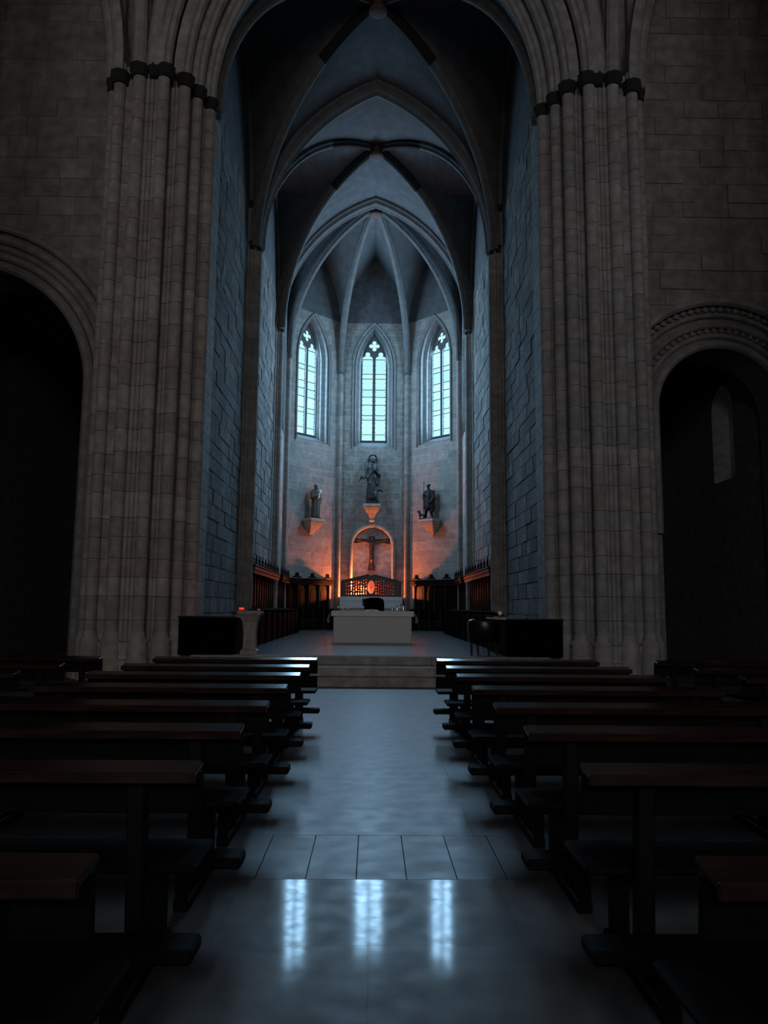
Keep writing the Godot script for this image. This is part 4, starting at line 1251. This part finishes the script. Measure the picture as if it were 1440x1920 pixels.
func build_altar() -> void:
	var o := base("altar", P(0.03, PLAT, 22.85))
	tag(o, "plain white block altar standing in the middle of the sanctuary", "altar")
	boxpart(o, "block", Vector3(0, 0.43, 0), Vector3(2.26, 0.86, 0.9), M.marble, 0.02)
	boxpart(o, "table_slab", Vector3(0, 0.885, 0), Vector3(2.34, 0.05, 0.98), M.marble, 0.012)
	var c := base("altar_cloth", P(0.03, PLAT + 0.912, 22.85))
	tag(c, "white cloth over the altar with short flared side drops", "cloth")
	var s := ns()
	# cloth section across the width: top, then flared drops at both ends, a short hem in front
	var n := 24
	var hx := 1.19
	cbox(s, Vector3(0, 0.006, 0), Vector3(2 * hx, 0.012, 1.0), 0.004)
	for sx in [-1.0, 1.0]:
		var rows := [[0.0, 0.01], [0.03, -0.02], [0.09, -0.16], [0.115, -0.27], [0.1, -0.33]]
		for r in rows.size() - 1:
			for k in 10:
				var z0 := -0.5 + k * 0.1; var z1 := z0 + 0.1
				var g := func(q: Array, z: float, kk: int) -> Vector3: return Vector3(sx * (hx + q[0] + (0.02 * sin(z * 22.0) if q[1] < -0.1 else 0.0)), q[1], z)
				var p := [g.call(rows[r], z0, k), g.call(rows[r], z1, k), g.call(rows[r + 1], z1, k), g.call(rows[r + 1], z0, k)]
				if sx > 0: quad(s, p[0], p[1], p[2], p[3])
				else: quad(s, p[3], p[2], p[1], p[0])
	put(c, "draped_top", s, M.cloth)
	s = ns()
	for k in n:
		var x0 := -hx + 2 * hx * k / n; var x1 := -hx + 2 * hx * (k + 1) / n
		var w0 := 0.506 + 0.006 * sin(x0 * 9); var w1 := 0.506 + 0.006 * sin(x1 * 9)
		quad(s, Vector3(x0, -0.14, w0), Vector3(x1, -0.14, w1), Vector3(x1, 0.005, 0.5), Vector3(x0, 0.005, 0.5))
		quad(s, Vector3(x1, -0.14, w1 - 0.006), Vector3(x0, -0.14, w0 - 0.006), Vector3(x0, 0.005, 0.494), Vector3(x1, 0.005, 0.494))
		quad(s, Vector3(x0, -0.14, w0 - 0.006), Vector3(x1, -0.14, w1 - 0.006), Vector3(x1, -0.14, w1), Vector3(x0, -0.14, w0))
	put(c, "front_hem", s, M.cloth)
	var top := PLAT + 0.925
	var i := 0
	for q in [[-0.86, 23.0, "white candle stub in low dish, outermost on the left end of the altar"], [-0.68, 22.7, "white candle stub in low dish, inner one on the left end of the altar"]]:
		var k := base("altar_candle", P(q[0], top, q[1]))
		tag(k, q[2], "candle", "candles on the altar")
		s = ns(true)
		lathe(s, [[0, 0], [0.09, 0], [0.1, 0.02], [0.035, 0.035], [0.035, 0.05]], 14)
		put(k, "dish", s, M.silver)
		s = ns(true)
		lathe(s, [[0, 0.05], [0.03, 0.05], [0.03, 0.13], [0, 0.135]], 10)
		put(k, "wax", s, M.wax)
		i += 1
	for q in [[0.6, 22.7, 0.1, "squat glass cruet, leftmost on the right end of the altar"], [0.75, 22.85, 0.16, "taller silver cruet between two others on the right end of the altar"], [0.93, 22.7, 0.19, "tall silver cruet, rightmost on the altar"]]:
		var k := base("cruet", P(q[0], top, q[1]))
		tag(k, q[3], "cruet", "vessels on the altar")
		var h: float = q[2]
		s = ns(true)
		lathe(s, [[0, 0], [0.05, 0], [0.055, h * 0.25], [0.025, h * 0.65], [0.04, h], [0, h]], 12)
		put(k, "body", s, M.silver)
		s = ns(true)
		tube(s, [Vector3(0.03, h * 0.85, 0), Vector3(0.08, h * 0.7, 0), Vector3(0.05, h * 0.3, 0)], 0.008, 6)
		put(k, "handle", s, M.silver)
	var bk := base("open_book", P(0.0, top, 22.9))
	tag(bk, "white open book lying in the middle of the altar", "book")
	for sx in [-1.0, 1.0]:
		boxpart(bk, "page_block", Vector3(sx * 0.105, 0.022, 0), Vector3(0.2, 0.035, 0.28), M.ivory, 0.008, Basis(Vector3(0, 0, 1), sx * -0.06))
	var mi := base("microphone", P(0.86, top, 22.95))
	tag(mi, "small black microphone on short stem at the altar's right end", "microphone")
	s = ns(true)
	lathe(s, [[0, 0], [0.05, 0], [0.05, 0.012], [0.006, 0.02], [0.006, 0.16], [0.02, 0.165], [0.024, 0.2], [0, 0.22]], 10)
	put(mi, "stem_and_head", s, M.iron)

# ------------------------------------------------------------------ choir stalls
func stall_run(sx: float, f: Transform3D, len: float, label: String, spikes: bool) -> void:
	# f: origin on the wall at the run's start, x along the wall, z into the room
	var o := base("choir_stall", f.origin)
	o.basis = f.basis
	tag(o, label, "choir stall", "carved stalls along the choir walls")
	var h := 2.36
	boxpart(o, "back_board", Vector3(len / 2, h / 2 - 0.1, 0.06), Vector3(len, h - 0.2, 0.06), M.stall_dark, 0.005)
	boxpart(o, "seat", Vector3(len / 2, 0.46, 0.3), Vector3(len - 0.02, 0.06, 0.42), M.stall_dark, 0.01)
	boxpart(o, "seat_front", Vector3(len / 2, 0.22, 0.48), Vector3(len - 0.04, 0.43, 0.04), M.stall_dark, 0.005)
	var n := maxi(2, int(roundf(len / 0.62)))
	var st := len / n
	for k in n:
		var p := boxpart(o, "panel", Vector3((k + 0.5) * st, 1.5, 0.11), Vector3(st - 0.16, 1.15, 0.035), M.stall, 0.012)
		var s := ns()
		extrude(s, arch(st / 2 - 0.13, -0.45, 0.22, st / 2 - 0.13, 8), Transform3D(), 0.0, 0.03)
		put(p, "arched_field", s, M.stall)
	for k in n + 1:
		var x := clampf(k * st, 0.035, len - 0.035)
		boxpart(o, "pilaster", Vector3(x, 1.42, 0.15), Vector3(0.07, 1.6, 0.1), M.stall, 0.015)
		boxpart(o, "divider", Vector3(x, 0.5, 0.32), Vector3(0.06, 0.98, 0.48), M.stall_dark, 0.02)
	var c := boxpart(o, "canopy", Vector3(len / 2, h - 0.09, 0.22), Vector3(len + 0.06, 0.14, 0.44), M.stall_dark, 0.02)
	boxpart(c, "cornice", Vector3(0, 0.09, 0.02), Vector3(len + 0.1, 0.05, 0.46), M.stall_dark, 0.015)
	boxpart(c, "fascia", Vector3(0, -0.12, 0.18), Vector3(len + 0.02, 0.12, 0.03), M.stall_dark, 0.01)
	if spikes:
		var m := maxi(3, int(roundf(len / 0.75)))
		for k in m + 1:
			var s := ns(true)
			lathe(s, [[0, 0], [0.055, 0], [0.055, 0.05], [0.025, 0.08], [0.05, 0.14], [0.035, 0.2], [0.015, 0.26], [0.02, 0.28], [0, 0.36]], 10)
			put(o, "finial", s, M.stall_dark, Transform3D(Basis(), Vector3(0.05 + (len - 0.1) * k / m, h + 0.05, 0.36)))
	else:
		for k in 3:
			var s := ns()
			extrude(s, V2([[-0.3, 0], [0.3, 0], [0.22, 0.05], [0.1, 0.08], [0.1, 0.17], [0.05, 0.23], [-0.05, 0.23], [-0.1, 0.17], [-0.1, 0.08], [-0.22, 0.05]]), Transform3D(), -0.03, 0.03)
			put(o, "crest", s, M.stall_dark, Transform3D(Basis(), Vector3(len * (0.14 + 0.36 * k), h + 0.05, 0.4)))

func build_stalls() -> void:
	for sx in [-1.0, 1.0]:
		var nm := "left" if sx < 0 else "right"
		var n := Vector3(-sx, 0, 0)
		var u := Vector3.UP.cross(n)
		var o := P(sx * (WX - 0.04), PLAT, 24.85 if sx < 0 else 31.65)
		stall_run(sx, Transform3D(Basis(u, Vector3.UP, n), o), 6.8, "long run of dark carved stalls with spiked canopy along the %s choir wall" % nm, true)
		var f := face_frame(PI / 2 * sx)
		stall_run(sx, Transform3D(f.basis, f * Vector3(-1.4, PLAT, 0.04)), 2.8, "short run of dark stalls with spiked canopy on the %s flank of the apse" % nm, true)
		f = face_frame(PI / 4 * sx)
		stall_run(sx, Transform3D(f.basis, f * Vector3(-1.5 if sx < 0 else -1.1, PLAT, 0.04)), 2.6, "dark stalls with three carved crests under the %s statue" % nm, false)
		# black desks in front of the stalls
		var ch := base("desk_row_end", P(sx * 3.05, PLAT, 16.5))  # near end of the desk row, split off as an object of its own
		tag(ch, "low black wooden chest beside the %s pier at the sanctuary's edge" % nm, "desk_end", "near ends of the black choir desks")
		boxpart(ch, "near_end_panel", Vector3(sx * 0.42, 0.38, 0.0), Vector3(1.2, 0.76, 0.06), M.desk, 0.01)
		boxpart(ch, "far_end_panel", Vector3(sx * 0.42, 0.38, -2.8), Vector3(1.2, 0.76, 0.06), M.desk, 0.01)
		for k in 2: boxpart(ch, "front_panel", Vector3(-sx * 0.13, 0.38, -0.72 - k * 1.38), Vector3(0.06, 0.76, 1.34), M.desk, 0.012)
		boxpart(ch, "back_panel", Vector3(sx * 0.98, 0.38, -1.4), Vector3(0.06, 0.76, 2.74), M.desk, 0.01)
		boxpart(ch, "top_board", Vector3(sx * 0.42, 0.78, -1.4), Vector3(1.24, 0.04, 2.9), M.stall, 0.01)
		var q := base("choir_desk", P(sx * 3.05, PLAT, 16.5))
		tag(q, "long black wooden desk row along the %s side of the sanctuary" % nm, "desk", "black choir desks")
		for k in range(2, 11):
			var d := 0.95 + k * 1.38
			boxpart(q, "front_panel", Vector3(0, 0.43, -d), Vector3(0.06, 0.86, 1.34), M.desk, 0.012)
			boxpart(q, "post", Vector3(-sx * 0.03, 0.44, -d - 0.69), Vector3(0.08, 0.88, 0.06), M.desk, 0.01)
		boxpart(q, "sloping_top", Vector3(sx * 0.14, 0.89, -9.3), Vector3(0.36, 0.035, 12.4), M.desk, 0.01, Basis(Vector3(0, 0, 1), -sx * 0.25))
		boxpart(q, "kneeling_board", Vector3(sx * 0.3, 0.12, -9.4), Vector3(0.3, 0.05, 12.2), M.desk, 0.01)
		for k in 5: boxpart(q, "kneeling_board_block", Vector3(sx * 0.3, 0.05, -4.2 - k * 2.6), Vector3(0.2, 0.1, 0.1), M.desk, 0.01)

func build_sanctuary_things() -> void:
	# stone ambo with flared head and the red lights on it
	var a := base("stone_ambo", P(-2.6, PLAT, 16.75))
	tag(a, "pale stone ambo column with flared top beside the left desk", "ambo")
	var s := ns()
	var sq := func(r: float, y: float) -> Array:
		return [Vector3(-r, y, r), Vector3(r, y, r), Vector3(r, y, -r), Vector3(-r, y, -r)]
	var pr := [[0.18, 0.0], [0.18, 0.08], [0.13, 0.12], [0.125, 0.45], [0.15, 0.68], [0.2, 0.8], [0.245, 0.86], [0.245, 0.92]]
	for k in pr.size() - 1:
		var p: Array = sq.call(pr[k][0], pr[k][1]); var q: Array = sq.call(pr[k + 1][0], pr[k + 1][1])
		for j in 4: quad(s, p[j], p[(j + 1) % 4], q[(j + 1) % 4], q[j])
	var t: Array = sq.call(0.245, 0.92)
	quad(s, t[0], t[1], t[2], t[3])
	put(a, "column", s, M.ambo)
	for q in [[-2.78, 16.62, 0.1, "red glowing light box on the left corner of the stone ambo", 0.55], [-2.42, 16.66, 0.03, "tiny red pilot light on the right corner of the stone ambo", 0.02]]:
		var l := base("signal_lamp", P(q[0], PLAT + 0.92, q[1]))
		tag(l, q[3], "lamp")
		var w: float = q[2]
		boxpart(l, "housing", Vector3(0, 0.012, -0.02), Vector3(w + 0.03, 0.024, 0.08), M.iron, 0.004)
		boxpart(l, "red_light", Vector3(0, 0.024 + w * 0.2, 0), Vector3(w, w * 0.4, 0.03), M.led, 0.004)
		var om := OmniLight3D.new()
		om.name = "red_lamp_light"
		om.light_color = Color(1.0, 0.16, 0.06)
		om.light_energy = q[4] * 0.09
		om.light_size = 0.02
		om.omni_range = 40.0
		om.omni_attenuation = 2.0
		om.shadow_enabled = true
		l.add_child(om)
		om.position = Vector3(0, 0.024 + w * 0.2, 0)
	# small dark desk lamp heads near the stalls
	var c := base("tub_chair", P(2.47, PLAT, 17.1), -0.5)
	tag(c, "black leather tub chair with rounded back beside the right desk", "chair")
	s = ns(true)
	var prof := V2([[-0.05, 0.28], [0.05, 0.28], [0.06, 0.68], [0.03, 0.74], [-0.03, 0.74], [-0.06, 0.68]])
	var pts := []; var sides := []; var ups := []
	for k in 15:
		var ang := lerpf(-0.25, PI + 0.25, k / 14.0)
		pts.append(Vector3(cos(ang) * 0.3, 0, sin(ang) * 0.28))
		sides.append(Vector3(cos(ang), 0, sin(ang))); ups.append(Vector3.UP * (1.0 + 0.06 * sin(ang)))
	sweep(s, prof, pts, sides, ups)
	put(c, "rounded_back", s, M.leather)
	boxpart(c, "seat", Vector3(0, 0.36, -0.02), Vector3(0.5, 0.16, 0.5), M.leather, 0.05)
	for q in [[-0.22, -0.22], [0.22, -0.22], [-0.2, 0.22], [0.2, 0.22]]:
		boxpart(c, "leg", Vector3(q[0], 0.15, q[1]), Vector3(0.035, 0.3, 0.035), M.iron, 0.004)
	for q in [[2.72, 18.2, M.ivory, 0.055, "small white globe on short stem on the right desk"], [3.15, 17.2, M.iron, 0.02, "thin black microphone standing on the right desk"], [-3.1, 17.4, M.iron, 0.025, "thin black microphone standing on the left desk"]]:
		var g := base("desk_globe" if q[3] > 0.05 else "desk_microphone", P(q[0] if q[0] < 0 else q[0] + 0.3, PLAT + 0.8, q[1]))
		tag(g, q[4], "globe" if q[3] > 0.05 else "microphone")
		s = ns(true)
		var r: float = q[3]
		lathe(s, [[0, 0], [0.04, 0], [0.04, 0.012], [0.006, 0.02], [0.006, 0.06]], 10)
		put(g, "stem", s, M.iron)
		s = ns(true)
		lathe(s, [[0, 0.05], [r * 0.7, 0.05 + r * 0.3], [r, 0.05 + r], [r * 0.7, 0.05 + r * 1.7], [0, 0.05 + r * 2]], 12)
		put(g, "head", s, q[2])

# ------------------------------------------------------------------ pews
func make_pew(L: float, two_slats: bool) -> Node3D:
	var o := base("church_pew")
	var tilt := Basis(Vector3.RIGHT, 0.12)
	boxpart(o, "back_plank", Vector3(0, 0.75, 0.0), Vector3(L, 0.17, 0.034), M.pew, 0.006, tilt)
	# sloping book ledge along the top
	boxpart(o, "book_ledge", Vector3(0, 0.842, 0.04), Vector3(L, 0.024, 0.145), M.ledge, 0.007, Basis(Vector3.RIGHT, 0.17))
	boxpart(o, "ledge_lip", Vector3(0, 0.822, 0.107), Vector3(L, 0.045, 0.016), M.ledge, 0.005)
	if two_slats: boxpart(o, "back_plank", Vector3(0, 0.565, -0.015), Vector3(L, 0.15, 0.034), M.pew, 0.006, tilt)
	boxpart(o, "seat", Vector3(0, 0.43, -0.24), Vector3(L - 0.04, 0.035, 0.38), M.pew, 0.012)
	for sx in [-1.0, 1.0]:
		var x: float = sx * (L / 2 - 0.24)
		boxpart(o, "post", Vector3(x, 0.42, 0.0), Vector3(0.07, 0.84, 0.075), M.pew_dark, 0.008, Basis(Vector3.RIGHT, 0.09))
		boxpart(o, "front_leg", Vector3(x, 0.21, -0.34), Vector3(0.07, 0.42, 0.09), M.pew_dark, 0.008)
		boxpart(o, "foot", Vector3(x, 0.03, -0.1), Vector3(0.075, 0.06, 0.72), M.pew_dark, 0.008)
		boxpart(o, "seat_bearer", Vector3(x, 0.39, -0.18), Vector3(0.05, 0.05, 0.4), M.pew_dark, 0.006)
		boxpart(o, "kneeler_bracket", Vector3(x, 0.13, 0.22), Vector3(0.06, 0.16, 0.09), M.pew_dark, 0.006)
	boxpart(o, "kneeler", Vector3(0, 0.235, 0.2), Vector3(L + 0.1, 0.055, 0.17), M.pew_dark, 0.012)
	return o

func build_pews() -> void:
	var rows := [9.95, 8.72, 7.64, 6.45, 5.3, 4.25, 3.22, 2.02]
	var ord := ["first", "second", "third", "fourth", "fifth", "sixth", "seventh", "eighth"]
	for side in [-1.0, 1.0]:
		var nm := "left" if side < 0 else "right"
		var proto: Node3D = null
		for i in 8:
			var L := 2.06
			var x0: float = 0.68 if side < 0 else 0.83
			if side > 0 and i == 6: x0 = 0.86
			var o: Node3D
			if i == 0: o = make_pew(L, true)
			elif proto == null:
				proto = make_pew(L, false)
				o = proto
			else:
				o = proto.duplicate()
				o.name = unique(self, "church_pew")
				add_child(o)
			o.position = P(side * (x0 + L / 2), 0, rows[i])
			tag(o, "dark wooden pew, %s row from the altar, just %s of the aisle" % [ord[i], nm], "pew", "pews along the central aisle")
		for i in 3:
			var o := proto.duplicate()
			o.name = unique(self, "church_pew")
			add_child(o)
			o.position = P(side * (3.62 + 1.03 if side > 0 else 3.4 + 1.03), 0, rows[i])
			tag(o, "dark wooden pew in the outer block on the %s, %s row from the altar" % [nm, ord[i]], "pew", "pews of the outer blocks")

func _ready() -> void:
	rng.seed = 4711
	setup()
	make_materials()
	make_block()
	build_floor()
	build_pier(-1.0, "tall clustered stone pier left of the sanctuary steps")
	build_pier(1.0, "tall clustered stone pier right of the sanctuary steps")
	arch_orders()
	build_transept()
	build_shell()
	build_choir()
	build_vaults()
	build_apse()
	build_stalls()
	build_high_altar()
	build_statues()
	build_altar()
	build_sanctuary_things()
	build_pews()
